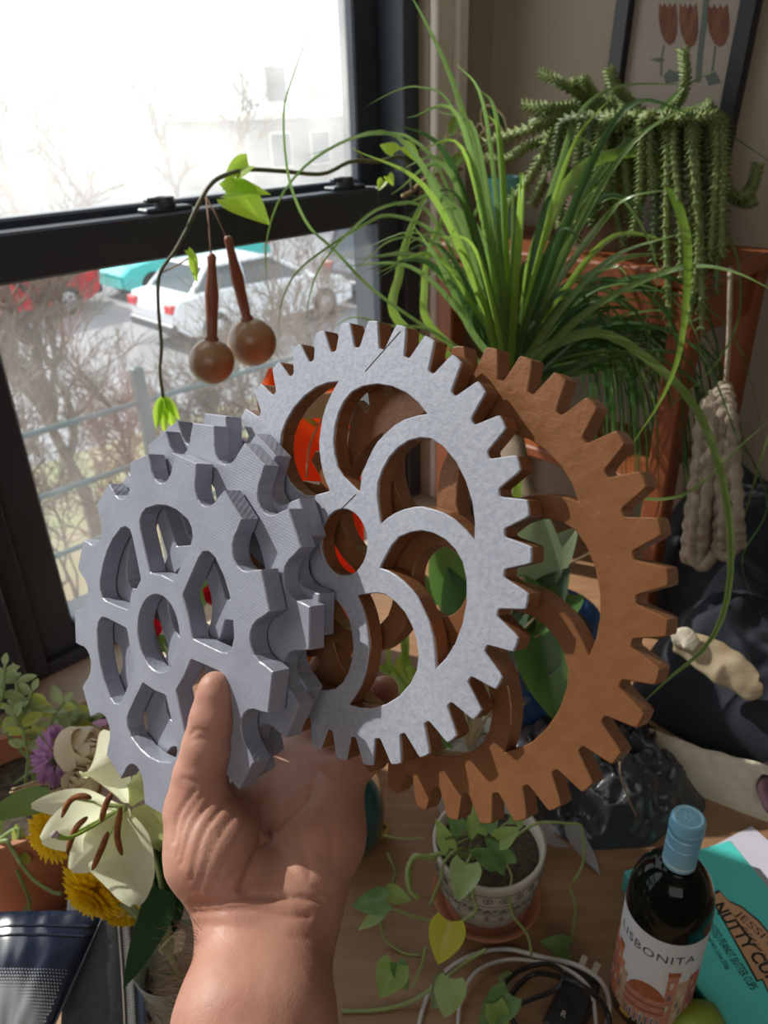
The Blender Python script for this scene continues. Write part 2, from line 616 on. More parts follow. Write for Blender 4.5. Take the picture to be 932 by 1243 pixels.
for i, (x, o, h, lab_) in enumerate(((30, 26, 2.6, 'hazy bare tree across the street, farthest left in the upper pane'), (130, 28, 2.4, 'hazy bare tree across the street, second from the left in the upper pane'), (230, 27, 2.6, 'hazy bare tree across the street above the left sash lock'), (300, 30, 2.8, 'hazy bare tree across the street next to the flat-roofed building'))):
    bare_tree('street_tree', lab_, yard(x, 300, o), h, 4, .8, .12, 30 + i, 'bare trees across the street')
# fence
M_fence = mat('green_fence_paint', (0.045, 0.075, 0.08), 0.5)
FO = 2.7
pf = Pw(165, 445, FO)
sp = (pf - W0) @ WT
fz = pf[2]
fn_ = thing('fence', 'green metal rail fence between the yard and the street', 'fence', W(sp, FO, GZ))
for k in range(-3, 4):
    ps = MB()
    wbox(ps, sp - .03 + k * 1.9, sp + .03 + k * 1.9, FO - .03, FO + .03, GZ, fz, .01)
    part('fence_post', ps, M_fence, fn_, smooth=False)
for z in (fz - .19, fz - .52, fz - .86, fz - 1.2):
    part('fence_rail', MB().tube([W(sp - 8, FO, z), W(sp + 8, FO, z)], .0155, 8), M_fence, fn_)
# cars
M_tyre = mat('tyre_rubber', (0.02, 0.02, 0.02), 0.8)
M_carglass = mat('car_glass', (0.03, 0.05, 0.06), 0.05, spec=.9)
M_tail = mat('tail_lamp_red', (0.6, 0.01, 0.02), 0.25)
M_hub = mat('wheel_alloy', (0.5, 0.5, 0.52), 0.3, .8)


def car(label, at, col, fwd, tall=0.0):
    f = unit(np.array([fwd[0], fwd[1], 0.0]))
    s = V(-f[1], f[0], 0)
    o = V(at[0], at[1], GZ)
    t = thing('car', label, 'car', o)
    m = mat('car_paint', col, 0.25, coat=1.0)
    P = lambda x, y, z: o + f * x + s * y + V(0, 0, z)
    prof = [(-2.15, .45), (-2.2, .75), (-2.1, .98), (-1.55, 1.04), (1.0, .98), (1.9, .82), (2.15, .65), (2.15, .35), (1.85, .28), (-1.9, .28)]
    b = MB()
    n = len(prof)
    for y0, ins in ((-.82, .05), (-.6, 0), (.6, 0), (.82, .05)): pass
    rings = []
    for y, sc in ((-.86, .95), (-.78, 1), (.78, 1), (.86, .95)):
        rings.append([P(x * (0.985 if sc < 1 else 1), y, .3 + (z - .3) * sc) for x, z in prof])
    vs = [q for r in rings for q in r]
    fs = [(k * n + i, k * n + (i + 1) % n, (k + 1) * n + (i + 1) % n, (k + 1) * n + i) for k in range(3) for i in range(n)]
    fs += [tuple(range(n)), tuple(range(3 * n, 4 * n))]
    b.add(vs, fs)
    part('body', b, m, t, smooth=False)
    cab = [(-1.75, 1.0), (-1.3, 1.42 + tall), (.15, 1.46 + tall), (.95, 1.0)]
    if tall: cab = [(-2.05, 1.0), (-1.85, 1.42 + tall), (.2, 1.46 + tall), (1.0, 1.0)]
    g = MB()
    vs = [P(x * 1.0, y * (1 if z < 1.2 else .82), z - .02 * (z < 1.2)) for y in (-.74, .74) for x, z in cab]
    g.add(vs, [(0, 1, 2, 3), (4, 5, 6, 7), (0, 4, 5, 1), (1, 5, 6, 2), (2, 6, 7, 3)])
    part('cabin_windows', g, M_carglass, t, smooth=False)
    r = MB()
    r.box(P(cab[1][0] - .03, -.63, cab[1][1] - .02), f * (cab[2][0] - cab[1][0] + .06), s * 1.26, V(0, 0, .06), .02)
    for y in (-.67, .67):
        for i in (0, 2):
            a, c_ = cab[i], cab[i + 1]
            ya = y * 1.1
            r.tube([P(a[0], ya if a[1] < 1.2 else y * .94, a[1]), P(c_[0], ya if c_[1] < 1.2 else y * .94, c_[1])], .045, 6)
        r.tube([P(-.55, y * 1.1, 1.0), P(-.55, y * .94, 1.44 + tall)], .04, 6)
    part('roof', r, m, t, smooth=False)
    for x in (-1.35, 1.35):
        for y in (-.8, .8):
            wl = part('wheel', MB().lathe([(.0, -.1), (.26, -.1), (.33, -.06), (.33, .06), (.26, .1), (0, .1)], P(x, y, .33), s, 20), M_tyre, t)
            part('hubcap', MB().lathe([(0, .0), (.19, .0), (.2, -.02)], P(x, y * 1.135, .33), s * math.copysign(1, y), 14), M_hub, wl)
    for y in (-.66, .66):
        part('tail_lamp', MB().box(P(-2.22, y - .14, .74), f * .12, s * .28, V(0, 0, .17), .02), M_tail, t, smooth=False)
    part('rear_bumper', MB().box(P(-2.24, -.8, .36), f * .2, s * 1.6, V(0, 0, .2), .04), M_black, t, smooth=False)
    return t


def street_at(x, y, z):
    q = Pz(x, y, GZ + z)
    return q


car('white car parked with its red tail lamp to the left, behind the wooden balls', W(9.0, 12.4, 0), (0.72, 0.74, 0.76), WT, 0)
car('dark car with pale roof parked at the right edge of the lower pane', W(13.7, 12.1, 0), (0.10, 0.11, 0.14), WT, .25)
car('turquoise car parked across the street under the meeting rail', W(10.4, 17.1, 0), (0.08, 0.62, 0.58), -WT, .1)
car('red car parked at the far left of the window view', W(5.6, 17.2, 0), (0.62, 0.02, 0.03), -WT, .1)
# building across the street
M_brick_far = mat('far_wall', (0.30, 0.28, 0.28), 0.9, col2=(0.36, 0.33, 0.32), nscale=.6)
M_win_far = mat('far_window', (0.10, 0.12, 0.14), 0.2)
bq = Pw(300, 145, 34)
bt = thing('building', 'grey flat-roofed building across the street, seen through the upper pane', 'building', V(bq[0], bq[1], GZ))
sb = (bq - W0) @ WT
htop = bq[2]
part('wall', wbox(MB(), sb, sb + 26, 34, 42, GZ, htop), M_brick_far, bt, smooth=False)
part('roof_edge', wbox(MB(), sb - .2, sb + 26.2, 33.8, 42.2, htop - .02, htop + .25), M_casing, bt, smooth=False)
for i in range(9):
    for j in range(2):
        wn = part('window', wbox(MB(), sb + 1.2 + i * 2.7, sb + 2.6 + i * 2.7, 33.9, 34.05, GZ + 1.2 + j * 3.0, GZ + 2.9 + j * 3.0), M_casing, bt, smooth=False)
        part('pane', wbox(MB(), sb + 1.3 + i * 2.7, sb + 2.5 + i * 2.7, 33.86, 33.92, GZ + 1.3 + j * 3.0, GZ + 2.8 + j * 3.0), M_win_far, wn, smooth=False)

# ------------------------------------------------------------------ the gears
CW = np.stack([CR, CU, -CF], 1)         # camera axes -> world axes
def gear_frame(Mc, o): return CW @ np.array(Mc), CAM + CW @ np.array(o)


MC_ = [[0.72051605, 0.14594879, -0.67790528], [-0.20639412, 0.97843011, -0.00871742], [0.66201064, 0.14619671, 0.73509757]]
MS_ = [[0.72699858, 0.08055434, -0.6818974], [-0.11571465, 0.99326394, -0.00603334], [0.67681808, 0.08329311, 0.73142295]]
MG_ = [[0.72893358, 0.04696711, -0.6829714], [-0.0586483, 0.99826035, 0.00605397], [0.6820676, 0.03564216, 0.73042002]]
M_grey = layered(mat('grey_print_plastic', (0.265, 0.275, 0.345), 0.36, col2=(0.30, 0.31, 0.385), nscale=60, bump=.12, bscale=300), 260, .12)
M_silver = layered(mat('silver_print_plastic', (0.345, 0.36, 0.435), 0.5, .15, col2=(0.42, 0.435, 0.51), nscale=420, bump=.12, bscale=420), 300, .015, 'DIAGONAL')
M_copper = layered(mat('copper_print_plastic', (0.235, 0.100, 0.042), 0.33, .3, col2=(0.265, 0.115, 0.05), nscale=120, bump=.15, bscale=260), 300, .02, 'DIAGONAL')
rad = math.radians


def cog_profile(r, phase):
    out = []
    N = 13
    for k in range(N):
        c = phase - k * 360 / N
        # tip then the round valley to the next tooth (clockwise)
        out.append((1.004, c + 5.6)); out.append((1.004, c - 5.6))
        vc = c - 180 / N
        va = rad(vc)
        for a in (78, 60, 38, 18, 0, -18, -38, -60, -78):
            x = .965 - .133 * math.cos(rad(a)) * 1.0
            y = .119 * math.sin(rad(a))
            rr, aa = math.hypot(x, y), math.degrees(math.atan2(y, x))
            out.append((rr, vc + aa))
    return [(r * a * math.cos(rad(b)), r * a * math.sin(rad(b))) for a, b in out]


def cog_holes(r, ph):
    base = [(.335, -19.5), (.345, -21.5), (.47, -24.2), (.60, -25.6), (.65, -25), (.69, -22), (.712, -17.5), (.722, -8), (.725, 0)]
    hs = []
    for k in range(6):
        c = ph - 60 * k
        L = base + [(a, -b) for a, b in base[::-1][1:]] + [(.327, 12), (.325, 0), (.327, -12)]
        hs.append([(r * a * math.cos(rad(c + b)), r * a * math.sin(rad(c + b))) for a, b in L])
    hs.append([(.222 * r * math.cos(t), .222 * r * math.sin(t)) for t in np.linspace(0, 2 * math.pi, 48, endpoint=False)])
    return hs


def cog(label, o, phase, r, t):
    M, ow = gear_frame(MC_, o)
    g = thing('sprocket', label, 'gear', ow, 'grey sprockets held under the thumb')
    flat_shape('body', cog_profile(r, phase), cog_holes(r, phase - 46.4), -t, 0, M, ow, M_grey, g, .0005)
    return g


RC = 0.08877
TC = 0.0096
cog('front grey plastic sprocket, with the thumb pressed on its face', np.array([-1.2641211, -.67795402, -4.280698]) * RC, 140.4, RC, TC)
cog('middle grey plastic sprocket, directly behind the front one', [-0.09663, -0.04583, -0.37970], 120.98 + 27.69, RC, TC - .0008)
cog('rearmost grey plastic sprocket, against the silver-faced gear', [-0.0936, -0.0400, -0.3882], 120.0 + 27.69, RC, TC)


def gear_profile(r, phase):
    out = []
    for k in range(36):
        c = phase - 10 * k
        for a, b in ((.895, 3.55), (.905, 3.35), (.985, 1.85), (.998, 1.5), (1.0, 0), (.998, -1.5), (.985, -1.85), (.905, -3.35), (.895, -3.55), (.884, -4.0), (.882, -5), (.884, -6.0)):
            out.append((r * a * math.cos(rad(c + b)), r * a * math.sin(rad(c + b))))
    return out


def gear_holes(r, ph):
    L = [(.746, 0), (.755, 6), (.758, 12), (.752, 19), (.740, 26), (.718, 33), (.690, 38.5), (.650, 42.7), (.600, 46.3), (.540, 49.3), (.475, 51.3), (.41, 51.3), (.345, 49.3), (.300, 43), (.268, 32), (.252, 22), (.252, 17.5), (.30, 20.0), (.35, 20.4), (.40, 19.8), (.46, 18.3), (.50, 16.8), (.55, 13.9), (.60, 11.2), (.65, 7.8), (.70, 3.7)]
    hs = []
    for k in range(8):
        hs.append([(r * a * math.cos(rad(ph + 45 * k + b)), r * a * math.sin(rad(ph + 45 * k + b))) for a, b in L])
    hs.append([(.157 * r * math.cos(t), .157 * r * math.sin(t)) for t in np.linspace(0, 2 * math.pi, 48, endpoint=False)])
    return hs


RG = 0.0950
M, ow = gear_frame(MS_, np.array([-.18853212, -.13950026, -3.52013464]) * RG)
g = thing('gear', 'silver-faced plastic gear with copper sides and eight curved spokes, in front of the copper one', 'gear', ow)
pr, ho = gear_profile(RG, 145.5), gear_holes(RG, 8.3)
flat_shape('face', pr, ho, -.0013, 0, M, ow, M_silver, g, .0004)['label'] = 'silver front face'
flat_shape('body', pr, ho, -.0088, -.0013, M, ow, M_copper, g, .0003)['label'] = 'copper coloured sides'
sm_ = MB()
for a_, b_ in (((486, 402), (443, 451)), ((432, 600), (414, 618))):
    dd_ = [ray(*q) for q in (a_, b_)]
    sm_.tube([CAM + q * (((ow - CAM) @ M[:, 2]) / (q @ M[:, 2])) + M[:, 2] * .00002 for q in dd_], .00022, 5)
part('print_seam', sm_, mat('seam_shadow', (.06, .06, .07), .8), g)
M, ow = gear_frame(MG_, np.array([.23671145, -.29885889, -3.29485221]) * RG)
g = thing('gear', 'all copper-coloured plastic gear with curved spokes, rearmost and right of the stack', 'gear', ow)
flat_shape('body', gear_profile(RG, 87.79), gear_holes(RG, 29.7), -.0086, 0, M, ow, M_copper, g, .0004)

# ------------------------------------------------------------------ hand and forearm
def cone_sdf(P, a, b, ra, rb):
    ba = b - a
    t = np.clip(((P - a) @ ba) / (ba @ ba), 0, 1)
    return np.linalg.norm(P - a - t[..., None] * ba, axis=-1) - (ra + (rb - ra) * t)


def smin(a, b, k):
    h = np.clip(.5 + .5 * (b - a) / k, 0, 1)
    return b * (1 - h) + a * h - k * h * (1 - h)


def H(x, y, d): return Pd(x, y, d)


chains = {   # (x, y, depth, radius in mm)
    'arm_a': [(268, 1480, .262, 26), (291, 1243, .300, 24.2), (300, 1125, .332, 19.0), (300, 1090, .340, 18)],
    'arm_b': [(322, 1480, .262, 25), (331, 1243, .302, 23.2), (350, 1125, .334, 19.0), (362, 1080, .343, 18.5)],
    'meta1': [(296, 1100, .340, 17), (325, 935, .397, 12.5)],
    'meta2': [(322, 1100, .342, 16), (356, 930, .398, 12.5)],
    'meta3': [(345, 1095, .342, 16), (388, 930, .392, 12.5)],
    'meta4': [(365, 1090, .342, 17), (394, 1015, .360, 17.5), (412, 945, .376, 13)],
    'thenar': [(292, 1085, .335, 17.5), (259, 1035, .338, 19.5), (243, 985, .343, 15.5)],
    'web': [(255, 1010, .352, 14), (318, 965, .388, 12.5)],
}
fingers = {
    'thumb': [(240, 980, .344, 14.0), (243, 942, .344, 11.6), (252, 905, .3425, 10.6), (258, 872, .3415, 9.6), (261, 842, .3425, 7.6), (261, 832, .343, 6.2)],
    'index': [(325, 935, .397, 11), (352, 880, .420, 9.6), (383, 828, .414, 8.6), (398, 800, .402, 7.4)],
    'middle': [(356, 930, .398, 11), (398, 872, .416, 9.8), (428, 826, .408, 8.6), (440, 806, .396, 7.6)],
    'ring': [(388, 930, .392, 10.5), (430, 894, .404, 9.4), (458, 856, .392, 8.4), (466, 838, .378, 7.4)],
    'pinky': [(412, 945, .376, 10), (446, 918, .385, 8.4), (474, 890, .378, 7.2), (480, 874, .370, 6.4)],
}
pts = [H(*q[:3]) for c in list(chains.values()) + list(fingers.values()) for q in c if q[1] < 1400]
pts = np.array(pts + [H(295, 1380, .28)])
lo, hi = pts.min(0) - .032, pts.max(0) + .032
hstep = 0.00145
nx, ny, nz = [int(math.ceil(q)) for q in (hi - lo) / hstep]
gx, gy, gz = np.meshgrid(*[lo[i] + hstep * np.arange(n) for i, n in enumerate((nx, ny, nz))], indexing='ij')
Pg = np.stack([gx, gy, gz], -1).astype(np.float32)
sd = None
for c in chains.values():
    for q0, q1 in zip(c[:-1], c[1:]):
        d = cone_sdf(Pg, H(*q0[:3]).astype(np.float32), H(*q1[:3]).astype(np.float32), q0[3] / 1000, q1[3] / 1000)
        sd = d if sd is None else smin(sd, d, .010)
for c in fingers.values():
    fd = None
    for q0, q1 in zip(c[:-1], c[1:]):
        d = cone_sdf(Pg, H(*q0[:3]).astype(np.float32), H(*q1[:3]).astype(np.float32), q0[3] / 1000, q1[3] / 1000)
        fd = d if fd is None else smin(fd, d, .004)
    sd = smin(sd, fd, .0045)


def surface_nets(D, lo, h):
    s = D < 0
    nx, ny, nz = D.shape
    cnt = np.zeros((nx - 1, ny - 1, nz - 1), np.int32)
    acc = np.zeros((nx - 1, ny - 1, nz - 1, 3))
    corners = [(i, j, k) for i in (0, 1) for j in (0, 1) for k in (0, 1)]
    sub = lambda A, c: A[c[0]:nx - 1 + c[0], c[1]:ny - 1 + c[1], c[2]:nz - 1 + c[2]]
    for a in corners:
        for ax in range(3):
            if a[ax]: continue
            b = list(a); b[ax] = 1
            A, B = sub(D, a), sub(D, b)
            cr = (A < 0) != (B < 0)
            t = np.where(cr, A / np.where(cr, A - B, 1), 0)
            cnt += cr
            for m_ in range(3):
                acc[..., m_] += np.where(cr, a[m_] + (t if m_ == ax else 0), 0)
    act = cnt > 0
    idx = -np.ones(cnt.shape, np.int64)
    idx[act] = np.arange(act.sum())
    ijk = np.argwhere(act)
    v = lo + h * (ijk + acc[act] / cnt[act][:, None])
    F = []
    for ax in range(3):
        u_, w_ = (ax + 1) % 3, (ax + 2) % 3
        sl0 = [slice(None)] * 3; sl1 = [slice(None)] * 3
        sl0[ax] = slice(0, -1); sl1[ax] = slice(1, None)
        ch = s[tuple(sl0)] != s[tuple(sl1)]
        e = np.argwhere(ch)
        e = e[(e[:, u_] > 0) & (e[:, w_] > 0) & (e[:, u_] < D.shape[u_] - 1) & (e[:, w_] < D.shape[w_] - 1)]
        flip = s[tuple(e.T)]
        q = []
        for du, dw in ((-1, -1), (0, -1), (0, 0), (-1, 0)):
            x = e.copy(); x[:, u_] += du; x[:, w_] += dw
            q.append(idx[tuple(x.T)])
        q = np.stack(q, 1)
        q[~flip] = q[~flip][:, ::-1]
        F.append(q)
    return v, np.concatenate(F)


hv, hf = surface_nets(sd, lo, hstep)
# normals from the field's gradient
gr = np.stack(np.gradient(sd, hstep), -1)
ii = np.clip(np.round((hv - lo) / hstep).astype(int), 0, np.array(sd.shape) - 1)
hn = gr[ii[:, 0], ii[:, 1], ii[:, 2]]
hn /= np.linalg.norm(hn, axis=1)[:, None] + 1e-9
# a little relaxing, then creases pressed in along lines on the palm
nbr = np.zeros_like(hv); nc = np.zeros(len(hv))
for k in range(2):
    nbr[:] = 0; nc[:] = 0
    for a in range(4):
        i0, i1 = hf[:, a], hf[:, (a + 1) % 4]
        np.add.at(nbr, i0, hv[i1]); np.add.at(nc, i0, 1)
        np.add.at(nbr, i1, hv[i0]); np.add.at(nc, i1, 1)
    hv = hv * .5 + .5 * nbr / nc[:, None]
dv = hv - CAM
dep = dv @ CF
hx, hy = 466 + FPX * (dv @ CR) / dep, 621.5 - FPX * (dv @ CU) / dep    # lines are laid out on the palm as measured
facing = (hn @ -CF) > 0.05
press = np.zeros(len(hv))


def crease(line, wd, dp):
    """wd in millimetres on the skin, dp depth in millimetres"""
    P = np.array([q[:2] for q in spline([V(x, y, 0) for x, y in line], 26)])
    best = np.full(len(hv), 1e9)
    for a, b in zip(P[:-1], P[1:]):
        ba = b - a
        t = np.clip(((hx - a[0]) * ba[0] + (hy - a[1]) * ba[1]) / (ba @ ba + 1e-9), 0, 1)
        best = np.minimum(best, np.hypot(hx - a[0] - t * ba[0], hy - a[1] - t * ba[1]))
    mm = best * dep / FPX * 1000
    press[:] = np.maximum(press, np.where(facing & (dep < .40), dp * np.exp(-(mm / wd) ** 2), 0))


crease([(368, 968), (352, 985), (338, 996), (322, 1020), (308, 1048), (294, 1080)], 2.3, 2.8)      # life line
crease([(318, 975), (317, 1000), (320, 1022)], 1.4, 1.3)
crease([(372, 960), (358, 975), (345, 984)], 1.6, 1.4)
crease([(362, 1000), (368, 1030), (376, 1062)], 1.6, .6)
crease([(398, 1000), (404, 1030), (405, 1052)], 1.6, .5)
crease([(340, 1030), (352, 1055), (372, 1075), (400, 1085)], 1.6, .6)
crease([(234, 1098), (262, 1096), (292, 1088), (330, 1088), (390, 1092)], 1.4, 1.2)
crease([(236, 1108), (275, 1104), (310, 1104), (345, 1112), (375, 1112)], 1.3, .9)
crease([(240, 1124), (300, 1126), (350, 1138), (395, 1138)], 1.6, .4)
for k, L in enumerate(((236, 959, 217, 989, 210, 1022), (251, 959, 225, 996, 215, 1041), (259, 967, 232, 1006, 219, 1050), (266, 963, 236, 1004, 223, 1056), (281, 966, 247, 1011, 232, 1067), (289, 976, 256, 1020, 238, 1074), (296, 974, 262, 1022, 240, 1078), (309, 981, 281, 1033, 255, 1082), (316, 992, 299, 1037, 273, 1078))):   # folds over the ball of the thumb
    crease([L[:2], L[2:4], L[4:]], (1.0, .7, .9, .6, 1.0, .7, .9, .8, .7)[k], (.8, .5, .8, .35, .85, .4, .7, .55, .4)[k])
crease([(230, 893), (240, 886), (256, 892), (280, 897)], 1.0, .6)
crease([(231, 899), (244, 896), (262, 900), (284, 903)], 1.0, .5)
crease([(222, 945), (240, 950), (256, 946)], 1.2, .6)
crease([(240, 950), (262, 948), (275, 940)], 1.2, .8)
crease([(392, 938), (404, 948), (420, 945)], 1.4, .8)
tiny = np.array([noise.noise(Vector(q * 260)) for q in hv]) * .00012
hv = hv - hn * (press / 1000)[:, None] + hn * tiny[:, None]
mb = MB()
mb.v = [tuple(q) for q in hv]
mb.f = [tuple(int(i) for i in q) for q in hf]
M_skin = mat('skin', (0.43, 0.20, 0.145), 0.5, col2=(0.54, 0.285, 0.21), nscale=30, bump=.12, bscale=900, sss=.12, spec=.4)
person = part('person', mb, M_skin, label='left hand and bare forearm of a person holding up the stack of gears', cat='person', org=H(300, 1243, .31))
# thumb nail on the outer edge, and forearm hair
M_nail = mat('nail', (0.66, 0.42, 0.36), 0.28, coat=.4)
nb_ = MB()
def nail(u, v):
    a = math.radians(150 + 62 * u)
    y = 830 + 26 * v
    c = H(261 - 1.0 * v, y, .3430 - .001 * v)
    r = (6.4 + 2.4 * v) / 1000 + .0004
    return c + r * (CR * math.cos(a) - CF * math.sin(a) * .9)
part('thumbnail', nb_.grid(nail, 7, 6), M_nail, person)
M_hair = mat('arm_hair', (0.11, 0.065, 0.04), 0.6)
hb = MB()
rn = random.Random(4)
for k in range(260):
    y = rn.uniform(1128, 1300)
    e = 237 - (y - 1125) * .22
    dd = .312 - (y - 1125) * .00012 + rn.uniform(0.004, .02)
    p = H(e + rn.uniform(3, 14), y, dd)
    L = rn.uniform(.008, .020)
    d = unit(-CR * rn.uniform(.5, 1) + CU * rn.uniform(-.2, .9) - CF * rn.uniform(-.4, .6))
    q = p + d * L * .5 + V(*[rn.uniform(-.002, .002) for _ in range(3)])
    hb.tube([p, q, p + d * L + CU * rn.uniform(-.004, .004)], [.00012, .0001, .00004], 3, caps=False)
part('arm_hair', hb, M_hair, person, kind='stuff')
# ------------------------------------------------------------------ table
M_table = mat('oak_table', (0.23, 0.12, 0.06), 0.42, col2=(0.31, 0.175, 0.092), nscale=7, stretch=(2, 14, 2), bump=.12, bscale=120, ramp=(.3, .7))
tbl = thing('table', 'brown wooden table filling the corner below the window', 'table', V(.0, .5, 0))
K = W(S0 - .01, -.11, TZ)
def wall1_x(x): return W0[1] + (x - W0[0]) * WT[1] / WT[0] - .11 / WN[1]
poly = [V(-.62, .26, TZ), V(.86, .26, TZ), V(.86, .79, TZ)]
e = W(S0 - .012, -.11, TZ)
poly2 = [V(-.60, .26, TZ), V(.60, .12, TZ), W(S0 - .012, -.80, TZ), e, W(-.28, -.11, TZ)]
part('table_top', MB().prism([q - V(0, 0, .035) for q in poly2], (0, 0, .035)), M_table, tbl, smooth=False)
for q in ((-.5, .33), (.52, .2), (.02, 1.2), (.62, .80)):
    part('leg', MB().box(V(q[0] - .03, q[1] - .03, 0), V(.06, 0, 0), V(0, .06, 0), V(0, 0, TZ - .036), .004), M_table, tbl, smooth=False)

# ------------------------------------------------------------------ picture on the right wall
M_frame = mat('black_frame', (0.012, 0.014, 0.018), 0.35)
M_mat_paper = mat('mat_paper', (0.38, 0.325, 0.28), 0.9, col2=(0.34, 0.29, 0.25), nscale=6)
M_tulip = mat('tulip_ink', (0.14, 0.05, 0.035), 0.9, col2=(0.22, 0.10, 0.06), nscale=160, stretch=(1, 1, .2))
M_ink = mat('grey_green_ink', (0.13, 0.15, 0.13), 0.9)
M_ink_pale = mat('pale_ink', (0.33, 0.24, 0.20), 0.9)
th_ = math.radians(2.3)
PC = V(.366, 1.49)
def on_pic(u, v, off):
    m = PC[0] + u * math.cos(th_) + v * math.sin(th_)
    z = PC[1] - u * math.sin(th_) + v * math.cos(th_)
    return W(S0 - off, -m, z)


def px_pic(x, y):
    q = P2(x, y, -.006)
    m, z = -((q - W0) @ WN) - PC[0], q[2] - PC[1]
    return m * math.cos(th_) - z * math.sin(th_), m * math.sin(th_) + z * math.cos(th_)


pic = thing('picture_frame', 'black framed print of three red-brown tulips on the right wall', 'picture', on_pic(0, -.25, 0))
eu, ev = on_pic(1, 0, 0) - on_pic(0, 0, 0), on_pic(0, 1, 0) - on_pic(0, 0, 0)
for (u0, u1, v0, v1) in ((-.1, -.077, -.25, .25), (.077, .1, -.25, .25), (-.077, .077, -.25, -.227), (-.077, .077, .227, .25)):
    part('frame_bar', MB().box(on_pic(u0, v0, .001), eu * (u1 - u0), ev * (v1 - v0), -WT * .018, .002), M_frame, pic, smooth=False)
pp = part('print', MB().box(on_pic(-.08, -.23, .002), eu * .16, ev * .46, -WT * .003), M_mat_paper, pic, smooth=False)


def ink(name, pts, m):
    mb = MB()
    mb.prism([on_pic(u, v, .0052) for u, v in pts], -WT * .0004)
    part(name, mb, m, pp, smooth=False)


def inkline(name, pts, wd, m):
    L = []
    R_ = []
    P = [np.array(px_pic(*q)) for q in pts]
    P = [q[:2] for q in spline([V(q[0], q[1], 0) for q in P], 12)]
    for i, q in enumerate(P):
        t = unit(P[min(i + 1, 11)] - P[max(i - 1, 0)])
        n_ = V(-t[1], t[0]) * wd / 2
        L.append(q + n_); R_.append(q - n_)
    mb = MB()
    vs = [on_pic(*q, .0054) for q in L] + [on_pic(*q, .0054) for q in R_]
    mb.add(vs, [(i, i + 1, 13 + i, 12 + i) for i in range(11)])
    part(name, mb, m, pp, smooth=False)


inkline('printed_stripe', [(858, -10), (854, 30), (850, 60), (847, 100)], .0085, M_ink)
for (x, y, wd, hh) in ((811, 29, 11.5, 26), (836, 31, 11.5, 27), (872, 31, 13.5, 26)):
    shape = [(-.8, 1), (-.5, .8), (-.25, 1.0), (0, .75), (.3, 1), (.5, .8), (.95, 1), (1.0, .3), (.85, -.4), (.45, -.85), (0, -1), (-.5, -.85), (-.9, -.35), (-1.0, .3)]
    ink('printed_tulip', [px_pic(x + a * wd - b * 2, y - b * hh) for a, b in shape], M_tulip)
    for d in (-.45, .1, .5):
        inkline('printed_line', [(x + d * wd - 2, y - hh * .7), (x + d * wd * 1.1, y), (x + d * wd * .5 + 1, y + hh * .7)], .0012, M_ink_pale)
inkline('printed_stem', [(806, 55), (803, 70), (802, 92)], .003, M_ink)
inkline('printed_stem', [(868, 56), (865, 80), (862, 100)], .003, M_ink)
inkline('printed_stem', [(835, 56), (833, 80), (832, 100)], .003, M_ink)
for pts_ in ([(805, 92), (812, 84), (822, 88), (828, 78), (824, 98), (808, 102)], [(855, 92), (866, 84), (875, 100), (860, 104)], [(788, 72), (800, 70), (808, 73), (800, 76)]):
    ink('printed_leaf', [px_pic(*q) for q in pts_], M_ink)

# ------------------------------------------------------------------ plant shelf along the right wall
M_orange = mat('orange_stained_wood', (0.21, 0.055, 0.017), 0.5, col2=(0.27, 0.075, 0.024), nscale=6, stretch=(10, 10, 1), bump=.1)
SHZ = 1.262
shf = thing('plant_shelf', 'orange stained wooden plant shelf standing against the right wall', 'shelf', W(S0 - .1, -.3, TZ))
def sbox(s0, s1, m0, m1, z0, z1, b=.003): return wbox(MB(), s0, s1, -m1, -m0, z0, z1, b)
part('shelf_board', sbox(S0 - .235, S0 - .012, .12, .555, SHZ - .022, SHZ), M_orange, shf, smooth=False)
part('shelf_board', sbox(S0 - .215, S0 - .03, .175, .50, .95, .968), M_orange, shf, smooth=False)
for s_ in (S0 - .235, S0 - .05):
    for m_ in (.13, .515):
        part('leg', sbox(s_, s_ + .032, m_, m_ + .032, TZ, SHZ - .022), M_orange, shf, smooth=False)
for m_ in (.13, .515):
    part('side_rail', sbox(S0 - .205, S0 - .05, m_ + .006, m_ + .024, SHZ - .085, SHZ - .025), M_orange, shf, smooth=False)
part('front_rail', sbox(S0 - .231, S0 - .213, .162, .515, SHZ - .07, SHZ - .023), M_orange, shf, smooth=False)

# ------------------------------------------------------------------ foliage materials
def leafmat(name, a, b, tr=.35, sc=30, rough=.4): return mat(name, a, rough, col2=b, nscale=sc, translucent=tr, tcol=tuple(min(1, q * 2.0) for q in b))
M_blade = leafmat('grass_green', (0.11, 0.19, 0.05), (0.16, 0.26, 0.075), .40, rough=.3)
M_blade2 = leafmat('bright_green', (0.17, 0.30, 0.04), (0.23, 0.36, 0.06), .45, rough=.3)
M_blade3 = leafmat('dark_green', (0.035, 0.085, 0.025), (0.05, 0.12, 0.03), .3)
M_stem = mat('green_stem', (0.22, 0.26, 0.10), 0.5)
M_drystem = mat('dry_stem', (0.38, 0.29, 0.16), 0.7)
M_soil = mat('potting_soil', (0.035, 0.025, 0.018), 0.95, col2=(0.09, 0.065, 0.045), nscale=160, bump=1.0, bscale=150)
M_terra = mat('terracotta', (0.42, 0.17, 0.09), 0.75, col2=(0.34, 0.13, 0.07), nscale=9, bump=.15)
M_bluepot = mat('blue_glaze', (0.02, 0.06, 0.16), 0.12, col2=(0.03, 0.09, 0.22), nscale=10, coat=.6)
M_tealpot = mat('teal_glaze', (0.10, 0.36, 0.38), 0.2, col2=(0.14, 0.44, 0.45), nscale=8, coat=.5)
M_whitepot = mat('white_glaze', (0.62, 0.62, 0.58), 0.25)
M_claypot = mat('grey_clay', (0.24, 0.17, 0.13), 0.8, col2=(0.3, 0.22, 0.17), nscale=12)


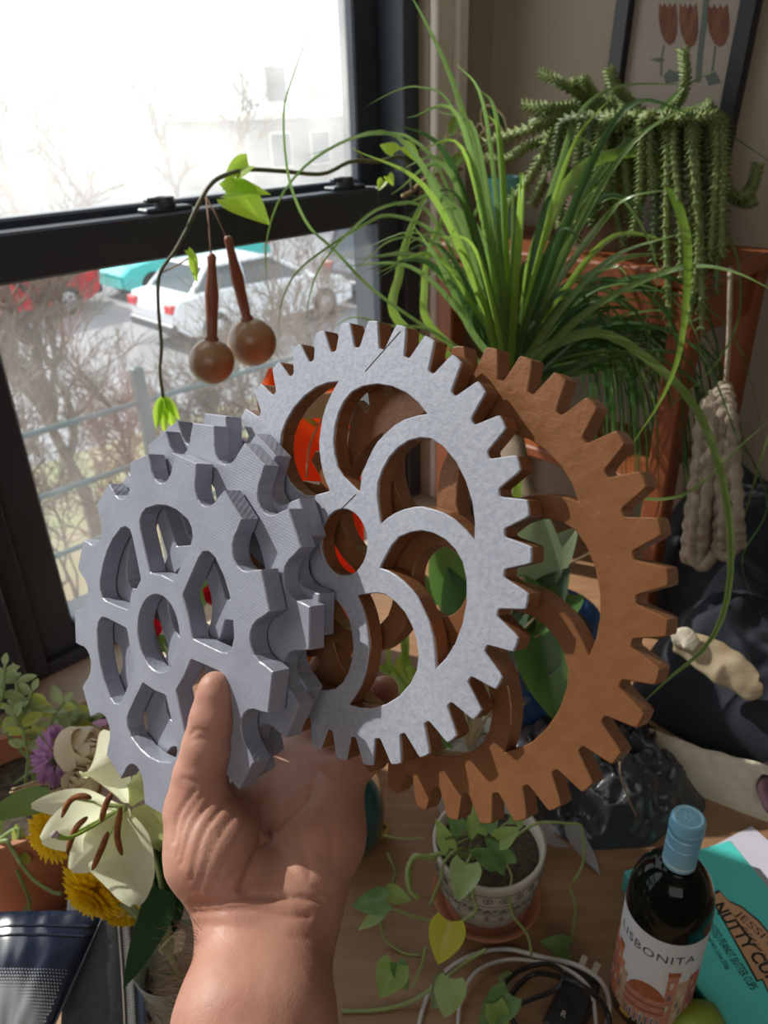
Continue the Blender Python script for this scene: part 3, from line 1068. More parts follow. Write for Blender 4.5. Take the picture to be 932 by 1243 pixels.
def pot(parent, c, r, h, m, rb=None, lip=.008, thick=.005, soil=True, soilmat=None, prof=None):
    rb = rb or r * .72
    P = prof or [(0, 0), (rb, 0), (rb + (r - rb) * .5, h * .5), (r - .002, h - .016), (r + lip * .4, h - .015), (r + lip * .4, h), (r - thick, h), (r - thick - .003, h - .02), (rb * .9, h * .3), (0, h * .3)]
    a = part('pot', MB().lathe(P, c, seg=44), m, parent)
    sharp(a)
    if soil:
        part('soil', MB().lathe([(0, h - .012), (r * .5, h - .010), (r - thick - .001, h - .016)], c, seg=28), soilmat or M_soil, parent)
    return a


# ------------------------------------------------------------------ long-leaved palm in a blue pot
pc = Pz(655, 748, .885)
palm = thing('ponytail_palm', 'ponytail palm with long arching strap leaves in a blue glazed pot behind the gears', 'plant', V(pc[0], pc[1], TZ))
pot(palm, V(pc[0], pc[1], TZ), .072, .155, M_bluepot, prof=[(0, 0), (.045, 0), (.062, .03), (.074, .09), (.072, .14), (.076, .155), (.068, .156), (.064, .14), (.05, .05), (0, .05)])
crown = Pd(618, 470, 1.03)
M_trunk = mat('palm_trunk', (0.20, 0.15, 0.10), 0.9, col2=(0.28, 0.22, 0.15), nscale=40, bump=.6)
part('trunk', MB().tube(spline([V(pc[0], pc[1], TZ + .10), V(pc[0] - .005, pc[1] - .01, TZ + .2), crown - V(0, 0, .05), crown], 10), [.034, .026, .022, .02, .019, .018, .018, .019, .02, .018], 14), M_trunk, palm)
BL = [  # (measured run of the leaf, width m, end depth, material)
    ([(613, 420), (597, 301), (575, 188), (548, 97), (516, 27), (490, -20)], .0130, .93, 0),
    ([(622, 420), (640, 328), (661, 258), (678, 205), (699, 145), (731, 113), (775, 102), (850, 104)], .0110, .92, 0),
    ([(629, 398), (672, 296), (731, 205), (780, 156), (828, 108), (869, 85)], .0130, .86, 0),
    ([(628, 400), (645, 323), (678, 242), (715, 199), (775, 186), (807, 215), (831, 280), (834, 334), (826, 420), (805, 480), (768, 538)], .0170, .80, 1),
    ([(640, 400), (667, 355), (731, 269), (764, 240), (820, 229)], .0110, .86, 0),
    ([(640, 380), (680, 300), (715, 255), (748, 240), (775, 269), (796, 318), (796, 350), (775, 415)], .0055, .85, 0),
    ([(640, 450), (683, 404), (731, 366), (796, 334), (845, 323), (893, 331), (945, 356)], .0095, .80, 0),
    ([(630, 450), (660, 425), (700, 408), (740, 408), (790, 440), (840, 490), (870, 560), (885, 640), (883, 720), (860, 780), (810, 825), (778, 855)], .0150, .78, 0),
    ([(640, 400), (690, 290), (740, 200), (775, 170), (834, 154), (905, 153)], .0060, .90, 0),
    ([(650, 380), (720, 250), (790, 200), (860, 250), (890, 300), (898, 340), (895, 390), (870, 440), (830, 480), (800, 500)], .0050, .86, 0),
    ([(640, 420), (690, 260), (760, 170), (850, 150), (910, 180), (950, 210)], .0045, .88, 2),
    ([(600, 440), (575, 380), (545, 300), (510, 250), (464, 252), (428, 278), (389, 324), (374, 370), (374, 412)], .0070, .90, 0),
    ([(595, 440), (560, 360), (530, 290), (505, 270), (469, 262), (444, 272), (397, 301), (359, 332), (341, 370), (338, 412)], .0065, .90, 0),
    ([(600, 430), (570, 300), (530, 200), (500, 170), (480, 163), (443, 164), (407, 177), (369, 203), (338, 244), (323, 296), (325, 345), (338, 405)], .0055, .88, 0),
    ([(590, 430), (560, 370), (530, 310), (505, 290), (474, 292), (449, 311), (423, 337)], .0065, .90, 0),
    ([(585, 440), (520, 400), (450, 350), (405, 303), (377, 278), (359, 244), (348, 203), (344, 139), (353, 100), (375, 40), (395, -8)], .0050, .84, 0),
    ([(600, 420), (585, 270), (565, 170), (540, 118), (508, 106), (487, 108), (464, 118), (444, 130)], .0045, .90, 0),
    ([(545, 150), (518, 234), (498, 280), (485, 332), (487, 395)][::-1], .0130, .95, 1),
    ([(525, 400), (515, 350), (522, 300), (545, 250), (560, 215)], .0110, .95, 1),
    ([(600, 440), (570, 400), (543, 340), (520, 300), (497, 268)], .0110, .90, 0),
    ([(608, 430), (590, 360), (560, 280), (535, 230), (520, 205)], .0120, .95, 0),
    ([(625, 430), (640, 400), (690, 345), (740, 325), (757, 330), (762, 345)], .0060, .90, 0),
    ([(560, 430), (520, 400), (470, 395), (430, 385), (400, 400)], .0050, .90, 0),
    ([(645, 460), (720, 400), (790, 395), (850, 430), (890, 520), (905, 580)], .0050, .86, 2),
    ([(600, 440), (630, 560), (624, 640), (628, 700)][1:] , .0120, .90, 1),
    ([(905, 620), (935, 520), (965, 450)], .0040, .80, 0),
    ([(640, 470), (700, 560), (760, 600), (830, 600), (900, 540), (945, 500)], .0055, .82, 0),
    ([(650, 470), (760, 430), (850, 470), (930, 600), (900, 680), (925, 750)], .0050, .85, 2),
]
bm = [M_blade, M_blade2, M_blade3]
for k, (pp_, wd, d1, mi) in enumerate(BL):
    n = len(pp_)
    P = [crown] + [Pd(x, y, 1.02 + (d1 - 1.02) * (i + 1) / n) for i, (x, y) in enumerate(pp_)]
    if k in (24, 25, 17): P = P[1:]
    if k == 17: P = [crown] + P
    upv = -CF + V(.15, 0, .3)
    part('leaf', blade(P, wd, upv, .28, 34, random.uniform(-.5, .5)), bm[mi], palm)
rb = random.Random(21)
for k in range(46):                                   # the crowded middle of the crown
    a = rb.uniform(-1, 1)
    Lh = rb.uniform(.14, .32)
    side = CR * a * rb.uniform(.5, 1.1) + CF * rb.uniform(-.5, .35)
    p1 = crown + V(0, 0, Lh * .5) + side * .06
    p2 = crown + V(0, 0, Lh) + side * .15
    p3 = crown + V(0, 0, Lh * rb.uniform(.8, 1.15)) + side * .26
    part('leaf', blade([crown + side * .008, p1, p2, p3], rb.uniform(.006, .013), -CF + V(0, 0, .2), .3, 20, rb.uniform(-.6, .6)), bm[rb.choice((0, 0, 1, 2))], palm)
for k in range(96):                                   # drooping leaves to the right, shade put in by mostly dark greens
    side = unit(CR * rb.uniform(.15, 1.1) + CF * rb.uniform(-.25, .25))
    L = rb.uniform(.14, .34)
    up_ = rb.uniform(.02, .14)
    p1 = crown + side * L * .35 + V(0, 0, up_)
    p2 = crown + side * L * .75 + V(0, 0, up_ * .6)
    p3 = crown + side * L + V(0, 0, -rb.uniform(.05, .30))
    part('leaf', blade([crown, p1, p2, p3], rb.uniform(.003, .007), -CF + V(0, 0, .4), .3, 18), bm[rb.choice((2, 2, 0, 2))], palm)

# ------------------------------------------------------------------ trailing succulent in a clay pot on the shelf
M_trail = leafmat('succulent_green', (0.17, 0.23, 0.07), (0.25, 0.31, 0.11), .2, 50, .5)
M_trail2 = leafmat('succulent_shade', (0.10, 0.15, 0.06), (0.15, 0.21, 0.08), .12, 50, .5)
cp = W(S0 - .125, -.335, SHZ)
suc = thing('trailing_succulent', 'trailing succulent with ropes of tiny pointed leaves hanging from a clay pot', 'plant', cp)
pot(suc, cp, .07, .10, M_claypot)


def ropestem(pts, r, m, n=46):
    P = spline(pts, n)
    mb = MB()
    mb.tube(P, [r * (.75 if i % 2 else .95) * (1 if i < n - 3 else (n - i) / 4) for i in range(n)], 7)
    for i in range(1, n - 1):
        t = unit(P[i + 1] - P[i - 1])
        u = unit(np.cross(t, V(.3, .2, 1) if abs(t[2]) < .9 else V(1, 0, .1)))
        w_ = np.cross(t, u)
        for k in range(5):
            a = 2 * math.pi * (k + .5 * (i % 2)) / 5
            o = u * math.cos(a) + w_ * math.sin(a)
            s_ = np.cross(o, t)
            b = P[i] + o * r * .75
            mb.add([b - s_ * r * .42, b + s_ * r * .42, b + t * r * .8, b + o * r * 1.45 + t * r * 1.0], [(0, 1, 3), (1, 2, 3), (2, 0, 3)])
    return mb


ST = [([(760, 130), (704, 135), (671, 142), (648, 150)], .0075), ([(740, 135), (699, 137), (663, 150), (624, 163), (588, 175)], .0075), ([(740, 130), (699, 129), (668, 132), (635, 128)], .007),
      ([(745, 130), (715, 122), (681, 101), (655, 88)], .006), ([(730, 135), (705, 118), (696, 98)], .006), ([(735, 135), (722, 118), (707, 95)], .006), ([(780, 150), (766, 125), (748, 108), (739, 84)], .0065),
      ([(690, 150), (660, 170), (635, 180), (617, 193), (586, 192)], .0065), ([(800, 140), (822, 125), (832, 100), (829, 58)], .0055), ([(790, 150), (815, 140), (850, 138), (862, 128)], .006),
      ([(810, 150), (840, 140), (866, 140), (880, 150)], .006), ([(690, 145), (668, 160), (655, 195), (630, 235), (612, 252)], .007), ([(700, 150), (675, 175), (663, 215), (646, 250)], .007),
      ([(860, 180), (880, 225), (893, 240), (912, 228), (920, 198)], .006), ([(862, 190), (885, 235), (905, 246), (916, 243)], .0055)]
for x0 in (676, 690, 704, 716, 735, 750, 770, 790, 812, 826, 838, 850, 862, 872, 880, 858, 842, 820, 800, 780, 760, 868, 846, 728):
    yb = random.uniform(230, 330) if x0 < 800 else random.uniform(300, 420)
    ST.append(([(x0 + (780 - x0) * .45, 150), (x0 + (780 - x0) * .08, 148), (x0 - 2, 190), (x0 + random.uniform(-8, 8), (190 + yb) / 2), (x0 + random.uniform(-12, 8), yb)], random.uniform(.0055, .0075)))
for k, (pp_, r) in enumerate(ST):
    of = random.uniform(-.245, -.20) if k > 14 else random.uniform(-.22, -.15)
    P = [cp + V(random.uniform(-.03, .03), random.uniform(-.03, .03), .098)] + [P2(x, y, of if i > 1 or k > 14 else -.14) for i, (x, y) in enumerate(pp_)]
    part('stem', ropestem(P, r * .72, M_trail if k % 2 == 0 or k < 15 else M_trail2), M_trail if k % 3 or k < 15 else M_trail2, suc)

# small teal pot with a leggy plant on the shelf
tp = P2(606, 256, -.12)
tpot = thing('potted_plant', 'small teal pot with bare arching stems at the left end of the plant shelf', 'plant', V(tp[0], tp[1], SHZ))
tc_ = W(S0 - .12, -.165, SHZ)
tpot.location = tuple(tc_); ORG[tpot.name] = tc_
pot(tpot, tc_, .034, .085, M_tealpot, rb=.028)
for pp_ in ([(605, 200), (592, 165), (582, 150), (575, 165), (560, 190)], [(602, 200), (585, 150), (590, 128), (610, 140), (616, 162)], [(606, 200), (570, 170), (545, 165), (525, 190)], [(600, 200), (580, 175), (600, 150), (612, 160)]):
    part('stem', MB().tube(spline([tc_ + V(0, 0, .075)] + [P2(x, y, -.15) for x, y in pp_[1:]], 18), .0018, 6), M_drystem, tpot)


def leafpx(bx, by, tx, ty, wpx, d, m, parent, d2=None, shape='heart', cup=.15, bend=.2, up=None, name='leaf', wave=0.0, **kw):
    a, b = Pd(bx, by, d), Pd(tx, ty, d if d2 is None else d2)
    L = np.linalg.norm(b - a)
    return part(name, leaf(a, b - a, -CF * .8 + V(0, 0, .55) if up is None else up, L, wpx * d / FPX, shape, cup, bend, wave=wave, **kw), m, parent)


dsh = 1.19
leafpx(592, 128, 617, 158, 13, dsh, M_blade3, tpot, shape='lance')
leafpx(560, 190, 540, 210, 16, dsh - .02, M_blade2, tpot)
leafpx(548, 165, 553, 135, 12, dsh - .02, M_blade2, tpot, shape='lance')

# ------------------------------------------------------------------ vine along the window and the hanging wooden balls
M_vine = mat('vine_stem', (0.10, 0.12, 0.07), 0.6, col2=(0.18, 0.17, 0.09), nscale=30)
M_vleaf = leafmat('vine_leaf', (0.26, 0.42, 0.03), (0.34, 0.50, 0.05), .5)
VO = -.075
vine = thing('window_vine', 'leggy green vine trained across the window at the meeting rail', 'plant', Pw(500, 225, VO))
part('stem', MB().tube(spline([Pw(x, y, VO) for x, y in ((560, 205), (520, 215), (500, 232), (488, 238))], 14), .003, 7), M_drystem, vine)
part('stem', MB().tube(spline([Pw(x, y, VO) for x, y in ((500, 232), (497, 205), (485, 190), (460, 196), (426, 196), (392, 211), (345, 208), (300, 206), (270, 214), (254, 226), (240, 250), (228, 276))], 44), .0028, 8), M_vine, vine)
part('stem', MB().tube(spline([Pw(x, y, VO) for x, y in ((228, 276), (212, 305), (194, 332), (192, 370), (196, 420), (194, 450), (198, 482))], 26), .0022, 8), M_vine, vine)
part('stem', MB().tube([Pw(x, y, VO) for x, y in ((194, 332), (215, 322), (228, 314))], .001, 6), M_drystem, vine)
part('stem', MB().tube([Pw(x, y, VO) for x, y in ((444, 196), (436, 186), (430, 180))], .0012, 6), M_drystem, vine)
for (bx, by, tx, ty, wpx) in ((302, 200, 266, 224, 34), (274, 234, 326, 226, 34), (278, 238, 328, 264, 54), (478, 186, 462, 172, 22), (490, 178, 512, 196, 20), (470, 214, 478, 224, 14), (466, 220, 458, 230, 14), (228, 304, 240, 318, 10), (234, 312, 238, 342, 12)):
    dd = (Pw(bx, by, VO - .01) - CAM) @ CF
    leafpx(bx, by, tx, ty, wpx, dd, M_vleaf, vine, bend=.25, cup=.2)
# torn leaf at the end of the vine
for (bx, by, tx, ty, wpx) in ((198, 480, 186, 520, 14), (198, 482, 198, 526, 14), (199, 482, 212, 522, 14), (198, 480, 218, 508, 12)):
    dd = (Pw(bx, by, VO) - CAM) @ CF
    leafpx(bx, by, tx, ty, wpx, dd, M_vleaf, vine, bend=.2, shape='lance', name='leaf_lobe')
M_ball = mat('turned_wood', (0.42, 0.26, 0.14), 0.35, col2=(0.34, 0.17, 0.08), nscale=14, stretch=(1, 1, 3), coat=.3)
M_handle = mat('red_brown_wood', (0.25, 0.08, 0.045), 0.4, col2=(0.32, 0.11, 0.06), nscale=20, stretch=(1, 1, .2))
M_cord = mat('brown_cord', (0.25, 0.14, 0.09), 0.9)
for (lab, b, rr, ne, to, off) in (('left wooden maraca hanging lower by a cord in the window', (257, 439), 27.5, (259, 412), (257, 308), -.135), ('right wooden maraca, tilted and a little higher, hanging in the window', (306, 415), 29.5, (301, 388), (276, 287), -.085)):
    bc, n_, t_ = Pw(*b, off), Pw(*ne, off), Pw(*to, off)
    r = rr * ((bc - CAM) @ CF) / FPX
    mr_ = thing('maraca', lab, 'maraca', bc, 'pair of hanging wooden maracas')
    ax = unit(t_ - bc)
    L = np.linalg.norm(t_ - bc)
    part('ball', MB().lathe([(max(1e-4, r * math.sin(a)), -r * math.cos(a)) for a in np.linspace(0, math.pi, 22)], bc, ax, 30), M_ball, mr_)
    part('handle', MB().lathe([(.0001, r * .85), (.0085, r * .93), (.009, r * 1.03), (.0065, r * 1.1), (.0075, L * .5), (.0085, L * .62), (.006, L * .80), (.005, L * .9), (.0055, L * .97), (.0035, L), (.0001, L + .001)], bc, ax, 14), M_handle, mr_)
    hk = Pw(250, 238, -.045)
    part('cord', MB().tube([t_ - ax * .01, (t_ + hk) / 2, hk, Pw(248, 241, .012)], .0011, 6), M_cord, mr_)
# ------------------------------------------------------------------ broad-leaved plant in the white pot behind the gears
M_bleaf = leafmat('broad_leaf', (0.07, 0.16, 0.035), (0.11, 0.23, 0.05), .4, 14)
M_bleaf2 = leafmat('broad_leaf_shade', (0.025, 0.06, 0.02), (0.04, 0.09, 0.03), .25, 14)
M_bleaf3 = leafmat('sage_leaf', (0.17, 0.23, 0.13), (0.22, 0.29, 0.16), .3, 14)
wc = Pz(568, 905, TZ + .09)
wc = V(wc[0], wc[1], TZ)
wp = thing('potted_plant', 'broad green leaved plant in a white pot, seen through the openings of the copper gear', 'plant', wc)
pot(wp, wc, .044, .095, M_whitepot, rb=.034, soilmat=mat('grey_gravel', (.22, .21, .19), .9, col2=(.4, .39, .36), nscale=200, bump=.8, bscale=200))
wtop = wc + V(0, 0, .085)
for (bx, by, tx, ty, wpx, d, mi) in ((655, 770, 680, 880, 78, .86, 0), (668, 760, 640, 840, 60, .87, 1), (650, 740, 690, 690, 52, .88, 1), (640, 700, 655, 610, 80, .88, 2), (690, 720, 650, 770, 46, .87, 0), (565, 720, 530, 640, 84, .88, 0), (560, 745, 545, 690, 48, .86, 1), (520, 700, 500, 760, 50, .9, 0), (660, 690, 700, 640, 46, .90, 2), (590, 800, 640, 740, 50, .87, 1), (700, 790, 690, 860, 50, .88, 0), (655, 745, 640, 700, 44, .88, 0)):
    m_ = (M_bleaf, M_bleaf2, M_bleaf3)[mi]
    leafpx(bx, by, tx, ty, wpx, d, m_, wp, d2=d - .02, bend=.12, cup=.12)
    part('stem', MB().tube(spline([wtop, wtop * .5 + Pd(bx, by, d) * .5 + V(0, .02, .03), Pd(bx, by, d)], 10), .0017, 6), M_drystem, wp)
for (x0, y0, x1, y1) in ((487, 880, 490, 690), (500, 880, 478, 720), (510, 880, 512, 760), (470, 870, 468, 760)):
    part('leaf', blade([wtop + V(-.02, 0, -.005), Pd(x0, y0 - 60, .87), Pd((x0 + x1) / 2 + 4, (y0 + y1) / 2, .86), Pd(x1, y1, .86)], .014, -CF, .3, 16), M_blade2 if x0 < 505 else M_blade, wp)
for pp_ in ([(655, 700), (690, 685), (722, 668)], [(640, 850), (655, 800), (668, 760)], [(620, 840), (650, 790), (640, 770)]):
    part('stem', MB().tube(spline([wtop] + [Pd(x, y, .93) for x, y in pp_], 14), .0016, 6), M_drystem, wp)

# orange crate corner lit by the sun behind the silver gear
oc_ = Pd(352, 545, .88)
M_crate = mat('orange_plank', (0.62, 0.13, 0.025), 0.6, col2=(0.72, 0.19, 0.04), nscale=10, stretch=(14, 14, 1), translucent=.7, tcol=(1.0, .3, .05))
cr_ = thing('flowerpot', 'bright orange square planter by the window, seen through the silver gear', 'pot', V(oc_[0], oc_[1], TZ))
a0, b0 = Pd(318, 540, .90), Pd(432, 540, .90)
a0[2] = b0[2] = TZ
ex = b0 - a0
ey = unit(V(-ex[1], ex[0], 0)) * .10
hz = Pd(355, 466, .90)[2] - TZ
th = .008
for nm, o_, x_, y_ in (('front_panel', a0, ex, ey * .08), ('back_panel', a0 + ey * .92, ex, ey * .08), ('side_panel', a0 + ey * .08, ex * .07, ey * .84), ('side_panel', a0 + ex * .93 + ey * .08, ex * .07, ey * .84)):
    part(nm, MB().box(o_, x_, y_, V(0, 0, hz), .0015), M_crate, cr_, smooth=False)
part('rim', MB().box(a0 - ey * .02 + V(0, 0, hz * .93), ex, ey * .02, V(0, 0, hz * .07), .0005), mat('cork_rim', (.5, .3, .16), .8), cr_, smooth=False)
part('soil', MB().box(a0 + ex * .07 + ey * .08 + V(0, 0, .01), ex * .86, ey * .84, V(0, 0, hz * .25)), M_soil, cr_, smooth=False)
part('stem', MB().tube(spline([Pd(372, 580, .885), Pd(376, 540, .885), Pd(390, 510, .885), Pd(402, 490, .885)], 10), .0012, 6), M_drystem, cr_)
part('stem', MB().tube([Pd(362, 500, .885), Pd(384, 516, .885)], .003, 6), mat('yellow_stem', (.55, .42, .06), .6), cr_)

# red flowers behind the grey sprockets
M_red = mat('red_petal', (0.50, 0.01, 0.03), 0.5, translucent=.4, tcol=(.8, .02, .05))
M_white_petal = mat('white_petal', (0.74, 0.72, 0.62), 0.55, translucent=.35, tcol=(.9, .9, .75))
rp = Pd(230, 770, .80)
rf = thing('red_flowers', 'red flowers with green and white leaves, glimpsed through the grey sprockets', 'flowers', V(rp[0], rp[1], TZ))
for (x, y, r) in ((262, 722, 17), (186, 762, 15), (300, 692, 18), (318, 745, 13)):
    c = Pd(x, y, .80)
    for k in range(7):
        a = 2 * math.pi * k / 7 + x
        d = CR * math.cos(a) + CU * math.sin(a) - CF * (.4 if k % 2 else .9)
        part('petal', leaf(c - unit(d) * .002, d, -CF, r * .8 / FPX * 1.2, r * .9 / FPX, 'petal', -.2, -.2, 5, 6), M_red, rf)
    part('stem', MB().tube(spline([c, c * .6 + V(rp[0], rp[1], TZ) * .4 + V(.01, 0, 0), V(rp[0], rp[1], TZ)], 8), .0022, 6), M_stem, rf)
for (bx, by, tx, ty, wpx, mi) in ((240, 745, 246, 690, 20, 0), (205, 790, 190, 770, 22, 0), (215, 800, 196, 770, 12, 1), (250, 745, 262, 730, 14, 1), (220, 780, 232, 745, 20, 0), (330, 730, 345, 690, 30, 0), (290, 740, 280, 700, 24, 0)):
    leafpx(bx, by, tx, ty, wpx, .80, (M_bleaf, M_white_petal)[mi], rf, shape='lance')

# ------------------------------------------------------------------ dark coat with cream lining, plastic bag, rope hank on the right
M_navy = mat('navy_fabric', (0.010, 0.012, 0.020), 0.85, col2=(0.016, 0.018, 0.028), nscale=12, bump=.3, bscale=400)
M_fleece = mat('cream_fleece', (0.62, 0.56, 0.46), 0.95, col2=(0.54, 0.47, 0.37), nscale=60, bump=.7, bscale=260)


def heap(c, rx, ry, h, seed, amp, fr, ax=0.0, n=64, pw=.5, ridge=False, wob=.13):
    ca, sa = math.cos(ax), math.sin(ax)

    def fn(u, v):
        a = 2 * math.pi * u
        r = v
        x, y = r * math.cos(a), r * math.sin(a)
        nz = noise.noise(Vector((x * fr + seed, y * fr, seed * .7))) + .5 * noise.noise(Vector((x * fr * 2.3, y * fr * 2.3 + seed, 4.2)))
        if ridge: nz = .9 - 2 * abs(nz)
        rr = 1 + wob * noise.noise(Vector((math.cos(a) * 1.7 + seed, math.sin(a) * 1.7, 2)))
        z = h * (max(0, 1 - r ** 2.4) ** pw) + amp * nz * (1 - r ** 6) * min(1, 3.5 * (1 - r) + .12)
        X, Y = x * rx * rr, y * ry * rr
        return V(c[0] + X * ca - Y * sa, c[1] + X * sa + Y * ca, c[2] + max(.0005, z))
    return MB().grid(fn, n, n // 2, closed=True)


coat_c = V(.535, .80, TZ)
coat = thing('coat', 'rumpled dark navy coat with cream fleece lining heaped on the right of the table', 'coat', coat_c)
part('cloth', heap(coat_c, .20, .155, .13, 3.1, .03, 2.6, .3, 90), M_navy, coat, sub=1)
part('cloth', heap(coat_c + V(.09, .06, .0), .11, .11, .20, 8.4, .03, 2.2, .2, 60), M_navy, coat, sub=1)
part('cloth', heap(V(.515, .945, TZ), .13, .085, .26, 5.2, .03, 2.2, -.75, 60), M_navy, coat, sub=1)


def strip(px, rad_px, flat, d, m, nm, parent, seg=14, fuzz=.0012):
    P = spline([Pd(x, y, dd) for (x, y), dd in zip(px, d)], 30)
    rr = np.interp(np.linspace(0, 1, 30), np.linspace(0, 1, len(rad_px)), rad_px)
    mb = MB()
    vs, fs = [], []
    for i, q in enumerate(P):
        t = unit(P[min(i + 1, 29)] - P[max(i - 1, 0)])
        s_ = unit(np.cross(t, CF))
        nn = np.cross(s_, t)
        r = rr[i] * d[0] / FPX
        for k in range(seg):
            a = 2 * math.pi * k / seg
            q2 = q + s_ * r * math.cos(a) + nn * r * flat * math.sin(a)
            q2 = q2 + unit(q2 - q) * noise.noise(Vector(q2 * 60)) * fuzz * 3
            vs.append(q2)
    for i in range(29):
        for k in range(seg):
            k2 = (k + 1) % seg
            fs.append((i * seg + k, i * seg + k2, (i + 1) * seg + k2, (i + 1) * seg + k))
    fs.append(tuple(range(seg))[::-1]); fs.append(tuple(29 * seg + k for k in range(seg)))
    return part(nm, mb.add(vs, fs), m, parent, sub=1)


strip([(776, 886), (800, 908), (835, 932), (880, 950), (924, 966), (950, 975)], [8, 20, 28, 32, 34, 30], .35, [float((Pz(x, y, TZ + .016) - CAM) @ CF) for x, y in ((776, 886), (800, 908), (835, 932), (880, 950), (924, 966), (950, 975))], M_fleece, 'lining', coat)
M_lining2 = mat('tan_lining', (0.46, 0.37, 0.25), 0.7, col2=(0.34, 0.25, 0.15), nscale=25, stretch=(1, 1, 3), bump=.4)
strip([(818, 780), (850, 790), (885, 812), (912, 834), (926, 838)], [10, 22, 24, 18, 6], .3, [.915, .905, .89, .88, .875], M_lining2, 'lining', coat)
strip([(816, 776), (832, 775), (846, 784)], [10, 14, 8], .3, [.912, .90, .895], M_fleece, 'lining', coat)
M_plum = mat('plum_fabric', (0.035, 0.010, 0.018), 0.8)
strip([(938, 930), (934, 960), (945, 990)], [12, 18, 14], .5, [float((Pz(x, y, TZ + .022) - CAM) @ CF) - .012 for x, y in ((938, 930), (934, 960), (945, 990))], M_plum, 'cuff', coat)

M_bag = clear_mat('dark_plastic_film', (0.06, 0.063, 0.072), .9, .2)
bagc = Pz(738, 962, TZ)
bag = thing('plastic_bag', 'crumpled black plastic bag on the table behind the wine bottle', 'bag', bagc)
part('film', heap(bagc + V(-.005, .02, 0), .115, .095, .055, 5.7, .026, 3.4, -.1, 110, pw=1.15, ridge=True, wob=.35), M_bag, bag)
M_clearbag = clear_mat('clear_plastic_film', (0.5, 0.5, 0.52), .55, .2)
for pts_ in ([(690, 1000), (700, 1022), (716, 1045), (728, 1062)], [(655, 1000), (668, 1020), (690, 1028)]):
    P = [Pz(x, y, TZ + .004 + .02 * max(0, 1 - i / 2)) for i, (x, y) in enumerate(pts_)]
    part('bag_tail', blade(P, .022, V(0, 0, 1), .5, 14), M_clearbag, bag)
part('twine', MB().tube(spline([Pd(x, y, d) for x, y, d in ((752, 925, .80), (754, 945, .80), (765, 975, .81), (772, 990, .83))], 14), .001, 6), M_drystem, bag)

M_rope = mat('cream_rope', (0.40, 0.33, 0.26), 0.95, col2=(0.30, 0.24, 0.18), nscale=90, bump=.9, bscale=300)
hk = P2(882, 470, -.24)
hank = thing('rope_hank', 'hank of knotted cream rope hanging from the plant shelf', 'rope', P2(870, 690, -.24))
rr_ = random.Random(6)
topz = P2(885, 330, -.235)
for k in range(12):
    f = k / 11
    xt = 855 + 34 * f
    xb = (832 + 42 * f) if k < 7 else (868 + 34 * (f - .6) * 2.2)
    yb = 682 if k < 7 else 655 + 20 * (1 - abs(f - .8) * 3)
    P = [P2(880, 468, -.245), P2(xt - 2, 500, -.25 - .01 * (k % 3)), P2(xt + (xb - xt) * .35, 560, -.255 - .012 * (k % 2)), P2(xt + (xb - xt) * .8, 630, -.25 - .01 * (k % 3)), P2(xb, yb, -.25)]
    P = spline(P, 40)
    part('strand', MB().tube(P, [.0075 * (1 + .22 * math.sin(i * 1.9 + k)) for i in range(40)], 8), M_rope, hank)
for (xa, xc, y) in ((836, 868, 684), (866, 896, 672)):
    part('loop', MB().tube(spline([P2(xa, y - 14, -.255), P2((xa + xc) / 2, y + 4, -.255), P2(xc, y - 14, -.255)], 16), .0075, 8), M_rope, hank)
part('cord', MB().tube(spline([P2(880, 474, -.245), P2(884, 420, -.243), P2(886, 345, -.240), P2(886, 326, -.225)], 14), .003, 8), M_rope, hank)

# ------------------------------------------------------------------ teal box of sweets, sheet of paper, bottle, lime, charger
M_box = mat('teal_card', (0.075, 0.52, 0.48), 0.4, col2=(0.08, 0.55, 0.51), nscale=4)
M_tan = mat('kraft_print', (0.50, 0.28, 0.15), 0.6)
M_blackink = mat('black_ink', (0.012, 0.012, 0.012), 0.5)
M_paper = mat('lavender_paper', (0.50, 0.48, 0.56), 0.8)
bzt = TZ + .028
A_, B_, D_ = Pz(757, 1057, bzt), Pz(888, 1021, bzt), Pz(876, 1243, bzt)
lu = unit(D_ - A_)
wv = unit(np.cross(V(0, 0, 1), lu))
if wv @ (B_ - A_) < 0: wv = -wv
Wd = float((B_ - A_) @ wv)
Ld = .235
bx = thing('chocolate_box', 'flat teal box lettered in black on a tan panel, lying right of the wine bottle', 'box', V(*(A_ + lu * Ld / 2 + wv * Wd / 2)[:2], TZ + .0012))
part('carton', MB().box(A_ - V(0, 0, .0268), lu * Ld, wv * Wd, V(0, 0, .0268), .0012), M_box, bx, smooth=False)


def on_box(u, v, h=.0003): return A_ + lu * u + wv * v + V(0, 0, h)


def px_box(x, y):
    q = Pz(x, y, bzt) - A_
    return float(q @ lu), float(q @ wv)


def box_poly(nm, pts, m, h, t=.0002):
    return part(nm, MB().prism([on_box(u, v, h) for u, v in pts], (0, 0, t)), m, bx, smooth=False)


lab = [(860, 1086), (872, 1080), (884, 1093), (900, 1100), (922, 1118), (938, 1138), (958, 1175), (985, 1230), (975, 1260), (940, 1225), (925, 1190), (918, 1192)]
lp = [px_box(*q) for q in lab]
cu_, cv_ = np.mean(lp, 0)
box_poly('panel_border', lp, M_blackink, .0002)
box_poly('panel', [(cu_ + (u - cu_) * .955, cv_ + (v - cv_) * .90) for u, v in lp], M_tan, .0004)


